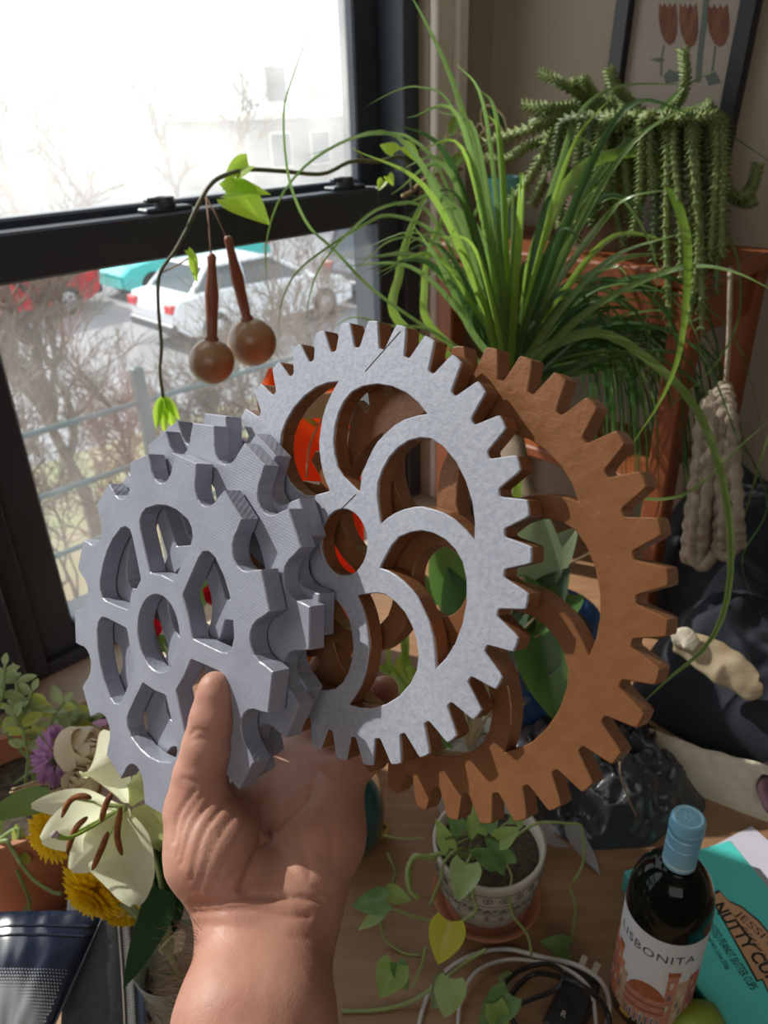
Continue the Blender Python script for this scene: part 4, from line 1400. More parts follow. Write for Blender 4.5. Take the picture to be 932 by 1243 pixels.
def box_text(s, px0, px1, h_, hh, squash=1.0, bold=0.0, m=None):
    """lettering between two measured baseline points on the lid"""
    vs, fs = text_mesh(s, 1.0, offset=bold)
    x0, x1 = vs[:, 0].min(), vs[:, 0].max()
    a, b = np.array(px_box(*px0)), np.array(px_box(*px1))
    L = np.linalg.norm(b - a)
    d = (b - a) / L
    n_ = V(-d[1], d[0])
    if n_[1] < 0: n_ = -n_
    mb = MB()
    sx = L / (x1 - x0)
    sy = hh / .7
    mb.add([on_box(*(a + d * (q[0] - x0) * sx + n_ * q[1] * sy), h_) for q in vs], fs)
    part('lettering', mb, m or M_blackink, bx, smooth=False)


box_text('NUTTY CUPS', (864, 1100), (941, 1203), .0008, .0125, bold=.03)
box_text("JESSI'S", (891, 1110), (936, 1151), .0008, .0075)
box_text('ROASTED PEANUT BUTTER CUPS', (853, 1117), (911, 1202), .0004, .0080)
box_text('NET WT. 11.5oz (320g)', (856, 1138), (882, 1177), .0004, .0042)
for k in range(3):
    u0, v0 = px_box(900 + k * 8, 1126 + k * 12)
    zz = [(u0 + .003 * i, v0 + (.004 if i % 2 else 0)) for i in range(6)]
    part('printed_peaks', MB().tube([on_box(u, v, .0008) for u, v in zz], .0004, 4), M_blackink, bx)
pq = [Pz(x, y, TZ + .0004) for x, y in ((850, 1035), (912, 1003), (1010, 1090), (960, 1160))]
part('paper_sheet', MB().prism(pq, (0, 0, .0006)), M_paper, label='sheet of pale lavender paper lying under the teal box', cat='paper', smooth=False)

# bottle
M_glassdark = mat('dark_bottle_glass', (0.004, 0.007, 0.005), 0.05, spec=.22)
M_capblue = mat('blue_cap_foil', (0.20, 0.47, 0.66), 0.3, .15, col2=(0.22, 0.50, 0.69), nscale=30)
M_caplight = mat('pale_blue_print', (0.50, 0.70, 0.80), 0.35)
M_label = mat('label_paper', (0.66, 0.68, 0.72), 0.6)
ct = Pd(836, 992, .58)
bb = V(ct[0], ct[1], TZ + .0004)
Hb = ct[2] - TZ
bt_ = thing('wine_bottle', 'dark wine bottle with pale blue screw cap and a painted town on its label', 'bottle', bb)
hs = .60 * Hb
pr_ = [(0, .004), (.022, 0), (.030, 0), (.0335, .005), (.0335, hs)] + [(.0122 + .0213 * math.cos(a) ** 1.25, hs + .042 * math.sin(a)) for a in np.linspace(.08, math.pi / 2 - .05, 12)] + [(.0121, hs + .046), (.0118, Hb - .03), (.0118, Hb - .004), (0, Hb - .004)]
part('glass', MB().lathe(pr_, bb, seg=48), M_glassdark, bt_)
capn = part('cap', MB().lathe([(.0124, Hb - .050), (.0127, Hb - .0495), (.0127, Hb - .0275), (.0122, Hb - .027), (.0122, Hb - .0255), (.0128, Hb - .025), (.0128, Hb - .0165), (.0124, Hb - .016), (.0124, Hb - .0145), (.0129, Hb - .014), (.0129, Hb - .003), (.0120, Hb - .0006), (.0106, Hb), (.0100, Hb - .0006), (0, Hb - .0006)], bb, seg=44), M_capblue, bt_)
sharp(capn, 30)
kn = MB()
for k in range(56):
    a = 2 * math.pi * k / 56
    o = V(math.cos(a), math.sin(a), 0)
    kn.tube([bb + o * .0129 + V(0, 0, Hb - .0135), bb + o * .0129 + V(0, 0, Hb - .0085)], .00035, 4)
part('knurling', kn, M_capblue, capn)
pm = MB()
pm.lathe([(.0092, Hb - .0004), (.0101, Hb - .0003)], bb, seg=40)
vs, fs = text_mesh('M', .011, offset=.0003)
vc = (vs.max(0) + vs.min(0)) / 2
cdir, cr2 = unit(V(CR[0], CR[1], 0)), None
cup_ = V(-cdir[1], cdir[0], 0)
for i in range(7):
    a = 2 * math.pi * i / 7
    pm.prism([bb + V(0, 0, Hb - .0004) + cdir * (math.cos(a + da) * rr0) + cup_ * (math.sin(a + da) * rr0) for da, rr0 in ((-.3, .002), (0, .0062), (.3, .002))], (0, 0, .0002))
part('printed_emblem', pm, M_caplight, capn, smooth=False)
part('printed_band', MB().lathe([(.01275, Hb - .047), (.01275, Hb - .0440)], bb, seg=44), M_caplight, capn)
# label: wrapped print; angle 0 faces the camera
la0 = math.atan2(-bb[1], -bb[0])
LT = hs - .010


def cyl(a, z, r): return bb + V(math.cos(la0 + a) * r, math.sin(la0 + a) * r, z)


RL = .0335
ASPAN = 1.75
lm_ = MB().grid(lambda u, v: cyl(-ASPAN + 2 * ASPAN * u, .02 + (LT - .02) * v, RL + .0003), 60, 3)
labp = part('paper_label', lm_, M_label, bt_)


def lpatch(nm, a0, a1, z0, z1, m, lay=1, top=None):
    n = max(2, int(abs(a1 - a0) / .08) + 2)
    mb = MB()
    tz = top or (lambda u: z1)
    mb.grid(lambda u, v: cyl(a0 + (a1 - a0) * u, z0 + (tz(u) - z0) * v, RL + .0003 + .00012 * lay), n, 2)
    part(nm, mb, m, labp, smooth=False)


AC = -.10
vs, fs = text_mesh('LISBONITA', .0138, 1.12)
wx = vs[:, 0].max()
mb = MB()
mb.add([cyl(AC + (q[0] - wx / 2) / RL * .92, LT - .0245 + q[1] * .95, RL + .00055) for q in vs], fs)
part('lettering', mb, mat('label_ink', (0.03, 0.035, 0.05), 0.6), labp, smooth=False)
pal = {n: mat('print_' + n, c, .7, col2=tuple(q * .75 for q in c), nscale=160) for n, c in dict(orange=(.62, .20, .05), pink=(.55, .24, .17), brown=(.30, .11, .05), cream=(.58, .42, .28), yellow=(.66, .38, .03), rust=(.42, .13, .05), slate=(.16, .18, .22), rose=(.5, .14, .12), white=(.62, .60, .56), sky=(.4, .5, .62)).items()}
# town: stacked houses on the left, a tiled roof and arcade in the middle, a tower on the right
hz_ = LT - .03
town = [(-1.70, -1.30, .02, hz_ - .006, 'orange'), (-1.32, -1.05, .02, hz_ - .016, 'rose'), (-1.08, -.86, .02, hz_ - .012, 'orange'), (-.90, -.72, .02, hz_ - .026, 'pink'), (-.75, -.58, .02, hz_ - .034, 'cream'), (-.60, .42, .02, hz_ - .045, 'pink'), (.36, .62, .02, hz_ - .010, 'pink'), (.60, .95, .02, hz_ - .020, 'cream'), (.92, 1.30, .02, hz_ - .014, 'rose'), (1.28, 1.70, .02, hz_ - .024, 'orange')]
for a0, a1, z0, z1, c in town: lpatch('printed_house', a0, a1, z0, z1, pal[c], 1)
lpatch('printed_roof', -.56, .40, hz_ - .047, hz_ - .030, pal['rust'], 2, top=lambda u: hz_ - .046 + .018 * math.sin(math.pi * min(1, max(0, u))) ** .6)
lpatch('printed_cornice', -.62, .44, hz_ - .056, hz_ - .0535, pal['brown'], 2)
lpatch('printed_cornice', -.62, .44, hz_ - .066, hz_ - .0635, pal['brown'], 2)
for a0, zt in ((-1.62, 22), (-1.45, 34), (-1.24, 28), (-1.02, 26), (-.83, 40), (.44, 22), (.68, 34), (.80, 44), (1.02, 26), (1.16, 40), (1.4, 34)):
    for k in range(3):
        lpatch('printed_window', a0, a0 + .07, hz_ - zt / 1000 - .006 - k * .016, hz_ - zt / 1000 + .002 - k * .016, pal['slate' if k % 2 else 'white'], 2)
for k in range(7):
    a0 = -.52 + k * .135
    lpatch('printed_window', a0, a0 + .085, hz_ - .086, hz_ - .070, pal['white' if k % 2 else 'cream'], 2)
    lpatch('printed_window', a0 + .015, a0 + .070, hz_ - .085, hz_ - .072, pal['slate'], 3)
lpatch('printed_awning', -.62, -.34, .02, hz_ - .088, pal['yellow'], 3)
lpatch('printed_roof', -1.72, -1.28, hz_ - .008, hz_ - .002, pal['rust'], 2)
lpatch('printed_roof', -1.10, -.84, hz_ - .014, hz_ - .008, pal['brown'], 2)
lpatch('printed_roof', .34, .64, hz_ - .012, hz_ - .006, pal['rust'], 2)

M_lime = mat('lime_peel', (0.20, 0.30, 0.03), 0.4, col2=(0.26, 0.36, 0.05), nscale=20, bump=.4, bscale=220)
lc = Pz(848, 1252, TZ + .02)
lime = part('lime', MB().lathe([(.0001, -.024), (.008, -.0225), (.016, -.0165), (.0205, -.007), (.0215, 0), (.0205, .007), (.016, .0165), (.008, .023), (.003, .0262), (.0001, .0268)], V(lc[0], lc[1], TZ + .0217), unit(V(.7, .7, .15)), 24), M_lime, label='green lime on the table in front of the teal box', cat='fruit')
# charger and cables
M_blkplastic = mat('black_plastic', (0.012, 0.012, 0.013), 0.38, bump=.05)
M_chrome = mat('bare_metal', (0.7, 0.7, 0.72), 0.2, 1.0)
M_whitecable = mat('grey_white_cable', (0.50, 0.48, 0.46), 0.45)
ca_, cb_, cc_ = Pz(692, 1166, TZ + .03), Pz(722, 1183, TZ + .03), Pz(645, 1222, TZ + .03)
q0 = ca_
e1 = cb_ - ca_
e2 = cc_ - ca_
e2 = e2 - unit(e1) * (e2 @ unit(e1))
e2 = unit(e2) * .062
e1 = unit(e1) * .030
chg = thing('charger', 'black plug-in charger lying among coiled cables', 'charger', V(*(q0 + e1 / 2 + e2 / 2)[:2], TZ))
part('housing', MB().box(q0 - V(0, 0, .029), e1, e2, V(0, 0, .029), .002), M_blkplastic, chg, smooth=False)
for f_ in (.3, .7):
    o_ = q0 + e1 * f_ - V(0, 0, .008)
    part('prong', MB().box(o_ - unit(e1) * .003, unit(e1) * .006, -unit(e2) * .016, V(0, 0, .0015), .0003), M_chrome, chg, smooth=False)
vs, fs = text_mesh('R', .008)
mb = MB()
o_ = q0 + e1 * .35 + e2 * .80 + V(0, 0, .0002)
mb.add([o_ + unit(e1) * q[0] - unit(e2) * q[1] for q in vs], fs)
part('certification_mark', mb, M_whitecable, chg, smooth=False)


def cable(label, pts, r, m, z=.004):
    P = [Pz(x, y, TZ + z + (q[0] if q else 0)) for x, y, *q in pts]
    return part('cable', MB().tube(spline(P, 90), r, 8), m, label=label, cat='cable')


cable('pale grey cable looped in a wide arc behind the charger', [(500, 1300), (512, 1230), (530, 1190), (565, 1163), (610, 1152), (660, 1162, .012), (700, 1172, .034), (728, 1190, .030), (739, 1215, .01), (736, 1245), (720, 1290)], .0022, M_whitecable, .003)
cable('thin white cable coiled inside the pale loop left of the charger', [(560, 1300), (556, 1240), (562, 1205), (580, 1178), (615, 1165), (655, 1168, .006), (690, 1178, .034), (715, 1200, .034), (722, 1230, .01), (726, 1300)], .0018, M_whitecable, .008)
cable('black cable coiled in tight loops left of the charger', [(600, 1310), (594, 1240), (604, 1205), (628, 1180), (660, 1170, .004), (682, 1180, .034), (676, 1200, .034), (640, 1215, .006), (618, 1225), (630, 1250), (660, 1275), (690, 1300)], .0021, M_blkplastic, .013)
cable('thicker black cable curving under the charger into the bottom edge', [(622, 1310), (612, 1250), (620, 1208), (650, 1182), (690, 1190, .036), (718, 1205, .034), (738, 1232, .005), (742, 1300)], .0024, M_blkplastic, .018)

# ------------------------------------------------------------------ pothos in the patterned pot
M_potpat = mat('grey_stoneware', (0.52, 0.49, 0.42), 0.6, col2=(0.43, 0.40, 0.34), nscale=20)
M_potdark = mat('grey_relief', (0.17, 0.155, 0.13), 0.7)
M_pleaf = leafmat('pothos_leaf', (0.21, 0.33, 0.07), (0.30, 0.44, 0.14), .35, 60)
M_pleaf2 = leafmat('pothos_dark', (0.08, 0.19, 0.05), (0.17, 0.30, 0.11), .3, 90)
M_pleaf3 = leafmat('pothos_yellow', (0.46, 0.46, 0.04), (0.52, 0.52, 0.07), .4, 30)
M_pleaf4 = leafmat('pothos_pale', (0.42, 0.54, 0.30), (0.28, 0.42, 0.15), .3, 70)
M_psten = mat('pothos_stem', (0.24, 0.31, 0.10), 0.5)
pc_ = Pz(590, 1083, TZ + .012)
pc_ = V(pc_[0], pc_[1], TZ)
po = thing('potted_pothos', 'trailing pothos in a patterned grey pot on a terracotta saucer', 'plant', pc_)
sc_ = MB().lathe([(0, 0), (.044, 0), (.055, .014), (.0535, .0155), (.050, .0145), (.042, .006), (0, .006)], pc_, seg=44)
sharp(part('saucer', sc_, M_terra, po))
PB = pc_ + V(0, 0, .0062)
PH = .083
pprof = [(0, 0), (.034, 0), (.040, .008), (.0475, .030), (.0525, .058), (.0535, PH - .006), (.0545, PH), (.0505, PH), (.049, PH - .012), (.04, .02), (0, .02)]
pb = part('pot', MB().lathe(pprof, PB, seg=52), M_potpat, po)
part('soil', MB().lathe([(0, PH - .008), (.03, PH - .007), (.0495, PH - .014)], PB, seg=30), M_soil, po)
rel = MB()
def potr(h): return float(np.interp(h, [q[1] for q in pprof[1:7]], [q[0] for q in pprof[1:7]]))
def onpot(a, h, o=.0004): return PB + V(math.cos(a) * (potr(h) + o), math.sin(a) * (potr(h) + o), h)
for k in range(22):
    a = 2 * math.pi * k / 22
    da = math.pi / 22
    rel.tube([onpot(a + .075 * math.cos(t), .066 + .0038 * math.sin(t)) for t in np.linspace(0, 2 * math.pi, 11)], .0006, 4, caps=False)
    rel.add([onpot(a - .03, .066), onpot(a, .0635), onpot(a + .03, .066), onpot(a, .0685)], [(0, 1, 2, 3)])
    rel.add([onpot(a - da * .8, .044), onpot(a + da * .8, .044), onpot(a, .053)], [(0, 1, 2)])
    rel.add([onpot(a + da - .07, .052), onpot(a + da + .07, .052), onpot(a + da, .045)], [(0, 1, 2)])
    rel.add([onpot(a - .06, .031), onpot(a + .06, .031), onpot(a, .040)], [(0, 1, 2)])
for h in (.0575, .0725, .0415, .028):
    rel.tube([onpot(2 * math.pi * k / 44, h, .0002) for k in range(45)], .0007, 4, caps=False)
part('relief_pattern', rel, M_potdark, pb, smooth=False)
ST_ = PB + V(0, 0, PH - .01)
vines = [
    ([(545, 1035), (518, 1040), (500, 1042), (497, 1085)], .0022, .70), ([(560, 1030), (540, 1045), (535, 1065), (522, 1100)], .0014, .69),
    ([(575, 1070), (574, 1090), (578, 1104), (562, 1118), (545, 1125), (537, 1118)], .0016, .66), ([(600, 1030), (620, 1060), (618, 1085), (622, 1110), (640, 1135), (645, 1160)], .0012, .70),
    ([(650, 1000), (690, 1000), (706, 1005), (708, 1045), (695, 1072)], .0013, .74), ([(690, 1075), (698, 1100), (694, 1135), (688, 1150)], .0013, .74),
    ([(470, 1080), (462, 1110), (468, 1140), (490, 1165), (510, 1172)], .0014, .74), ([(470, 1035), (480, 1060), (470, 1085)], .0012, .75), ([(415, 1230), (460, 1228), (500, 1215), (540, 1188), (566, 1168), (590, 1152)], .0018, .69), ([(468, 1100), (500, 1112), (530, 1120)], .0014, .73),
    ([(500, 1200), (512, 1170), (516, 1150)], .0012, .68), ([(466, 1014), (490, 1018), (515, 1017)], .0011, .78)]
for k, (pp_, r, d) in enumerate(vines):
    P = [Pd(x, y, d) for x, y in pp_]
    P = [V(q[0], q[1], max(q[2], TZ + r)) for q in P]
    if k < 5: P = [ST_ + V((P[0] - ST_)[0] * .35, (P[0] - ST_)[1] * .35, 0)] + P
    part('stem', MB().tube(spline(P, 30), r, 7), M_psten, po)
PL = [(583, 1075, 550, 1092, 0, 0, 0)]
for (bx_, by_, tx_, ty_, wpx, d, d2, m_) in (
        (566, 1048, 556, 1094, 40, .645, .63, M_pleaf4), (545, 1118, 532, 1172, 46, .635, .625, M_pleaf3), (480, 1170, 462, 1212, 42, .655, .645, M_pleaf), (482, 1168, 495, 1204, 22, .655, .65, M_pleaf2),
        (469, 1092, 426, 1100, 32, .70, .70, M_pleaf2), (464, 1106, 434, 1130, 16, .70, .70, M_pleaf4), (470, 1082, 500, 1094, 22, .71, .71, M_pleaf), (548, 1188, 540, 1238, 40, .64, .635, M_pleaf4), (545, 1190, 524, 1225, 36, .65, .64, M_bleaf3),
        (618, 1206, 580, 1250, 40, .655, .65, M_pleaf2), (600, 1218, 612, 1262, 30, .65, .65, M_pleaf), (690, 1150, 656, 1142, 26, .725, .725, M_pleaf2), (618, 1190, 604, 1186, 20, .70, .70, M_pleaf4),
        (600, 1046, 570, 1032, 26, .665, .66, M_pleaf2), (615, 1050, 590, 1018, 30, .665, .66, M_pleaf2), (605, 1020, 630, 1005, 26, .66, .65, M_pleaf), (560, 1010, 545, 985, 24, .68, .68, M_pleaf2), (580, 1012, 572, 975, 26, .68, .68, M_pleaf), (545, 1030, 530, 995, 22, .68, .67, M_pleaf), (625, 1000, 634, 975, 20, .68, .68, M_pleaf4), (590, 1005, 606, 980, 20, .67, .67, M_pleaf2), (535, 1020, 542, 1036, 10, .66, .66, M_pleaf)):
    dmax = (lambda x, y: (Pz(x, y, TZ + .004) - CAM) @ CF)
    d, d2 = min(d, dmax(bx_, by_)), min(d2, dmax(tx_, ty_))
    leafpx(bx_, by_, tx_, ty_, wpx, d, m_, po, d2=d2, bend=.08, cup=.18)
    if 1000 > by_ or by_ < 1055:
        part('stem', MB().tube(spline([ST_ + V(random.uniform(-.02, .02), random.uniform(-.02, .02), -.004), Pd(bx_, by_, d) * .5 + ST_ * .5 + V(0, 0, .012), Pd(bx_, by_, d)], 9), .0011, 6), M_psten, po)
part('stem', MB().tube(spline([Pd(508, 1090, .665), Pd(497, 1080, .665), Pd(495, 1055, .67), Pd(505, 1040, .675), Pd(530, 1042, .68)], 16), .0024, 7), M_psten, po)

# dark teal jug behind the hand
jc = Pz(425, 1018, TZ)
jug = thing('jug', 'dark teal glazed jug standing behind the wrist', 'jug', jc)
part('body', MB().lathe([(0, 0), (.030, 0), (.038, .02), (.040, .05), (.034, .085), (.026, .105), (.028, .125), (.025, .125), (.022, .105), (.030, .08), (.035, .04), (0, .01)], jc, seg=40), mat('dark_teal_glaze', (.008, .07, .085), .12, col2=(.012, .10, .11), nscale=9, coat=.7), jug)
part('handle', MB().tube(spline([jc + V(-.025, .015, .11), jc + V(-.05, .02, .10), jc + V(-.055, .02, .06), jc + V(-.036, .012, .035)], 14), .005, 10), mat('teal_handle', (.008, .07, .085), .12), jug)
yb = Pz(461, 1006, TZ + .012)
ybud = MB()
for k in range(60):
    q = unit(V(random.gauss(0, 1), random.gauss(0, 1), random.gauss(0, 1)))
    ybud.ball(yb + q * .0085, .0028, 6, 4)
part('yellow_pompom', ybud, mat('pale_yellow', (.55, .36, .10), .8), label='small pale yellow pompom flower head on the table beside the teal jug', cat='flower')
# ------------------------------------------------------------------ terracotta pot with fleshy stems on the left
tc0 = V(-.372, .548, TZ)
tp_ = thing('potted_herb', 'terracotta pot of pale fleshy-leaved stems at the left edge of the table', 'plant', tc0)
sharp(part('saucer', MB().lathe([(0, 0), (.060, 0), (.074, .016), (.072, .018), (.067, .016), (.058, .006), (0, .006)], tc0, seg=44), M_terra, tp_))
TB = tc0 + V(0, 0, .0062)
TH = .132
sharp(part('pot', MB().lathe([(0, 0), (.055, 0), (.070, TH - .03), (.0705, TH - .026), (.0775, TH - .026), (.0795, TH - .002), (.078, TH), (.0725, TH), (.0715, TH - .03), (.05, .03), (0, .03)], TB, seg=52), M_terra, tp_))
part('soil', MB().lathe([(0, TH - .026), (.04, TH - .024), (.071, TH - .030)], TB, seg=32), M_soil, tp_)
TT = TB + V(0, 0, TH - .026)
M_herb = leafmat('fleshy_leaf', (0.26, 0.34, 0.14), (0.33, 0.41, 0.20), .3, 60)
M_herb2 = leafmat('fleshy_leaf_yellow', (0.36, 0.42, 0.08), (0.42, 0.48, 0.12), .35, 60)
rh = random.Random(12)
stems_ = [([(40, 930), (36, 890), (24, 850), (18, 820)], .72), ([(20, 925), (28, 885), (34, 855), (40, 838)], .72), ([(60, 930), (58, 895), (66, 868), (78, 852)], .73), ([(75, 925), (82, 895), (88, 880), (98, 872)], .74),
          ([(35, 935), (32, 905), (24, 880), (16, 868)], .70), ([(90, 920), (98, 890), (106, 876), (112, 868)], .75), ([(5, 930), (2, 880), (4, 840), (6, 808)], .71)]
for k, (pp_, d) in enumerate(stems_):
    P = spline([TT + V(rh.uniform(-.03, .03), rh.uniform(-.03, .03), 0)] + [Pd(x, y, d) for x, y in pp_[1:]], 22)
    part('stem', MB().tube(P, .0016, 7), M_herb, tp_)
    for i in range(7, 22, 3):
        t = unit(P[min(i + 1, 21)] - P[i - 1])
        s_ = unit(np.cross(t, CF))
        if (i // 3) % 2: s_ = unit(s_ * .4 + np.cross(t, s_) * .9)
        for sg in (-1, 1):
            L = rh.uniform(.014, .022)
            dirv = s_ * sg + t * rh.uniform(.1, .7) + V(0, 0, rh.uniform(-.5, .2))
            part('leaf', leaf(P[i], dirv, -CF * .7 + V(0, 0, .7), L, L * rh.uniform(.45, .62), 'oval', .15, .15, 5, 8), M_herb if rh.random() < .8 else M_herb2, tp_)
    part('leaf', leaf(P[-1], t, -CF, .012, .007, 'oval', .15, .1, 5, 7), M_herb, tp_)
for pp_, d in (([(8, 985), (2, 1010), (22, 1060), (36, 1095), (32, 1120)], .72), ([(22, 1005), (20, 1035), (38, 1065), (62, 1082), (75, 1085)], .70), ([(5, 1020), (14, 1030), (26, 1050)], .69)):
    P = [Pd(x, y, d) for x, y in pp_]
    part('stem', MB().tube(spline([TT + V(-.01, -.06, .004)] + P, 24), .0018, 7), M_herb, tp_)
for (bx, by, tx, ty, wpx, m_) in ((20, 1000, 26, 1034, 16, M_herb2), (28, 1034, 34, 1050, 12, M_herb2), (4, 1020, 12, 1036, 10, M_herb), (34, 1096, 30, 1118, 8, M_herb)):
    leafpx(bx, by, tx, ty, wpx, .70, m_, tp_, shape='oval')
for k in range(14):                                    # dry fallen stems lying over the soil
    x, y = rh.uniform(0, 70), rh.uniform(945, 985)
    a = Pd(x, y, .735)
    part('dry_stem', MB().tube(spline([a, a + CR * .02 + CU * .006, a + CR * .045 + CU * rh.uniform(.006, .02)], 8), .0011, 5), M_drystem, tp_)

# ------------------------------------------------------------------ vase with the bouquet
vb = Pz(236, 1262, TZ)
M_vase = clear_mat('frosted_vase_glass', (0.72, 0.74, 0.66), .35, .12)
vase = thing('vase', 'pale clear glass vase holding the bouquet, partly behind the forearm', 'vase', vb)
vt = Pd(222, 1085, .665)
vh = float(vt[2] - TZ)
part('glass', MB().lathe([(0, 0), (.030, 0), (.033, .01), (.030, vh * .5), (.030, vh * .85), (.033, vh), (.0315, vh), (.028, vh * .85), (.028, vh * .5), (.029, .014), (0, .012)], vb, seg=40), M_vase, vase)
part('water', MB().lathe([(0, .0125), (.0285, .0145), (.0275, vh * .5), (.0285, vh * .6), (0, vh * .6)], vb, seg=32), clear_mat('water', (.85, .9, .85), .2, .02), vase)
mouth = vb + V(0, 0, vh * .9)


def fstem(parent, a, m=None, r=.0025, nm='stem'):
    part(nm, MB().tube(spline([a, a * .5 + mouth * .5 + V(0, .004, .004), mouth, mouth * .5 + vb * .5, vb + V(0, 0, .02)], 18), r, 7), m or M_stem, parent)


def mk_mat_lily():
    m = mat('lily_petal', (0.78, 0.76, 0.62), 0.5, col2=(0.74, 0.75, 0.50), nscale=18, translucent=.5, tcol=(1, 1, .75), bump=.15, bscale=160)
    return m


M_lily, M_lilyg = mk_mat_lily(), mat('lily_throat', (0.62, 0.70, 0.25), 0.5, col2=(0.75, 0.76, 0.52), nscale=25, translucent=.38, tcol=(.75, .85, .3))
LD = .60
thr = Pd(150, 978, LD + .035)
lily = thing('lily', 'open white lily with rust-brown anthers and a long green pistil', 'flower', thr)


def petal(base, mid, tip, wpx, m, d0, d1, d2, curl=.3, nm='petal', wave=.03, tw=.62):
    """a petal through three measured points with depths; its edges lift and roll"""
    A, Bm, T = Pd(*base, d0), Pd(*mid, d1), Pd(*tip, d2)
    P = spline([A, Bm, T], 17)
    ww = wpx * d1 / FPX / 2

    def fn(u, v):
        i = min(16, int(round(v * 16)))
        t = unit(P[min(i + 1, 16)] - P[max(i - 1, 0)])
        s_ = unit(np.cross(t, -CF))
        nn = np.cross(s_, t)
        x = (u - .5) * 2
        pr = math.sin(math.pi * min(1, .12 + .86 * v) ** 1.0) ** .75 * (.35 + tw * min(1, v * 2.2)) + .02
        return P[i] + s_ * x * ww * pr + nn * ww * pr * (curl * x * x - .06 * (1 - min(1, abs(x) * 5))) + nn * wave * ww * math.sin(v * 11 + x * 3) * abs(x)
    return part(nm, MB().grid(fn, 13, 17), m, lily)


petal((153, 975), (122, 932), (122, 888), 68, M_lily, LD + .03, LD - .01, LD + .03, -.45)
petal((158, 978), (166, 958), (168, 932), 34, M_lilyg, LD + .03, LD + .01, LD + .02, -.35)
petal((160, 985), (184, 1000), (212, 1036), 50, M_lilyg, LD + .03, LD + .025, LD + .04, .2)
petal((152, 985), (150, 1040), (164, 1098), 82, M_lily, LD + .03, LD - .02, LD + .0, .18, wave=.06)
petal((145, 985), (100, 1000), (50, 1020), 66, M_lily, LD + .03, LD - .02, LD - .03, .15)
petal((145, 988), (118, 1025), (86, 1056), 56, M_lily, LD + .032, LD - .005, LD - .012, .15)
petal((142, 978), (95, 974), (38, 978), 38, M_lily, LD + .034, LD + .004, LD + .002, .15)
M_anther = mat('rust_anther', (0.17, 0.055, 0.02), 0.85, col2=(0.33, 0.11, 0.025), nscale=120, bump=.8, bscale=400)
M_fil = mat('pale_green_filament', (0.48, 0.58, 0.24), 0.5)
M_pist = mat('green_pistil', (0.30, 0.46, 0.05), 0.4)
for L in ([(75, 992), (84, 973), (98, 966), (111, 969)], [(123, 997), (126, 984), (130, 973), (136, 963)], [(82, 1036), (86, 1020), (94, 1003), (106, 992)], [(112, 1056), (119, 1040), (125, 1026), (131, 1010)], [(148, 1038), (143, 1020), (143, 1003), (147, 980)]):
    da = LD - .045
    f_ = part('filament', MB().tube(spline([thr, Pd((L[1][0] + L[2][0]) / 2 * .5 + 75, (L[1][1] + L[2][1]) / 2 * .5 + 490, LD - .01), Pd(*[(L[1][i] + L[2][i]) / 2 for i in (0, 1)], da + .002)], 12), .0011, 6), M_fil, lily)
    part('anther', MB().tube(spline([Pd(x, y, da) for x, y in L], 12), [.0008, .0017, .0021, .0022, .0022, .0022, .0023, .0023, .0023, .0022, .0019, .0009], 8), M_anther, f_)
part('pistil', MB().tube(spline([thr, Pd(134, 990, LD - .01), Pd(108, 1006, LD - .045), Pd(84, 1017, LD - .06), Pd(70, 1015, LD - .065)], 18), [.0012] * 12 + [.0013, .0015, .0017, .0019, .002, .0022], 8), M_pist, lily)
sg_ = MB()
for o in (CR * .0012, -CR * .0012, CU * .0015): sg_.ball(Pd(67, 1014, LD - .066) + o, .0021, 8, 6)
part('stigma', sg_, mat('mauve_stigma', (.42, .32, .34), .7), lily)
fstem(lily, thr)
M_lleaf = leafmat('lily_leaf', (0.012, 0.045, 0.012), (0.02, 0.06, 0.018), .15, 20, .35)
for (run, wpx, d) in (([(180, 1015), (200, 1055), (212, 1100), (206, 1142)], 42, .635), ([(200, 1080), (188, 1115), (168, 1160), (150, 1200)], 44, .60), ([(62, 968), (30, 974), (0, 986), (-25, 998)], 34, .64), ([(176, 1030), (186, 1060), (196, 1100), (200, 1130)], 34, .66)):
    P = spline([Pd(x, y, d) for x, y in run], 20)
    b_ = blade(P, wpx * d / FPX, -CF + V(0, 0, .3), .22, 20)
    ob_ = part('leaf', b_, M_lleaf if run[0][0] > 100 else M_blade, lily)
part('stem', MB().tube(spline([Pd(182, 1020, .64), Pd(196, 1075, .62), mouth], 8), .002, 6), M_stem, lily)

M_mum = mat('yellow_petal', (0.86, 0.58, 0.008), 0.5, col2=(0.90, 0.66, 0.015), nscale=40, translucent=.45, tcol=(1, .75, .02))


def mum(label, cx_, cy_, rpx, d, face, nlay=6):
    c = Pd(cx_, cy_, d)
    r = rpx * d / FPX
    ax = unit(np.array(face, float))
    u = unit(np.cross(ax, V(.2, .3, 1)))
    w_ = np.cross(ax, u)
    t = thing('chrysanthemum', label, 'flower', c, 'yellow chrysanthemums in the bouquet')
    for ring in range(nlay):
        f = ring / (nlay - 1)
        n = int(30 - 14 * f)
        mb = MB()
        for k in range(n):
            a = 2 * math.pi * (k + .5 * ring) / n + random.uniform(-.08, .08)
            o = u * math.cos(a) + w_ * math.sin(a)
            L = r * (1.0 - .55 * f) * random.uniform(.9, 1.08)
            el = -.15 + 1.15 * f
            dv_ = o * math.cos(el) + ax * math.sin(el)
            s_ = mb
            s_.add(*(lambda q: (q.v, q.f))(leaf(c + ax * r * .12 * f, dv_, ax, L, L * .24, 'oval', .5, -.12, 3, 6)))
        part('petal_ring', mb, M_mum, t)
    part('disc', MB().ball(c + ax * r * .2, r * .28, 10, 6), M_mum, t)
    fstem(t, c - ax * .004)


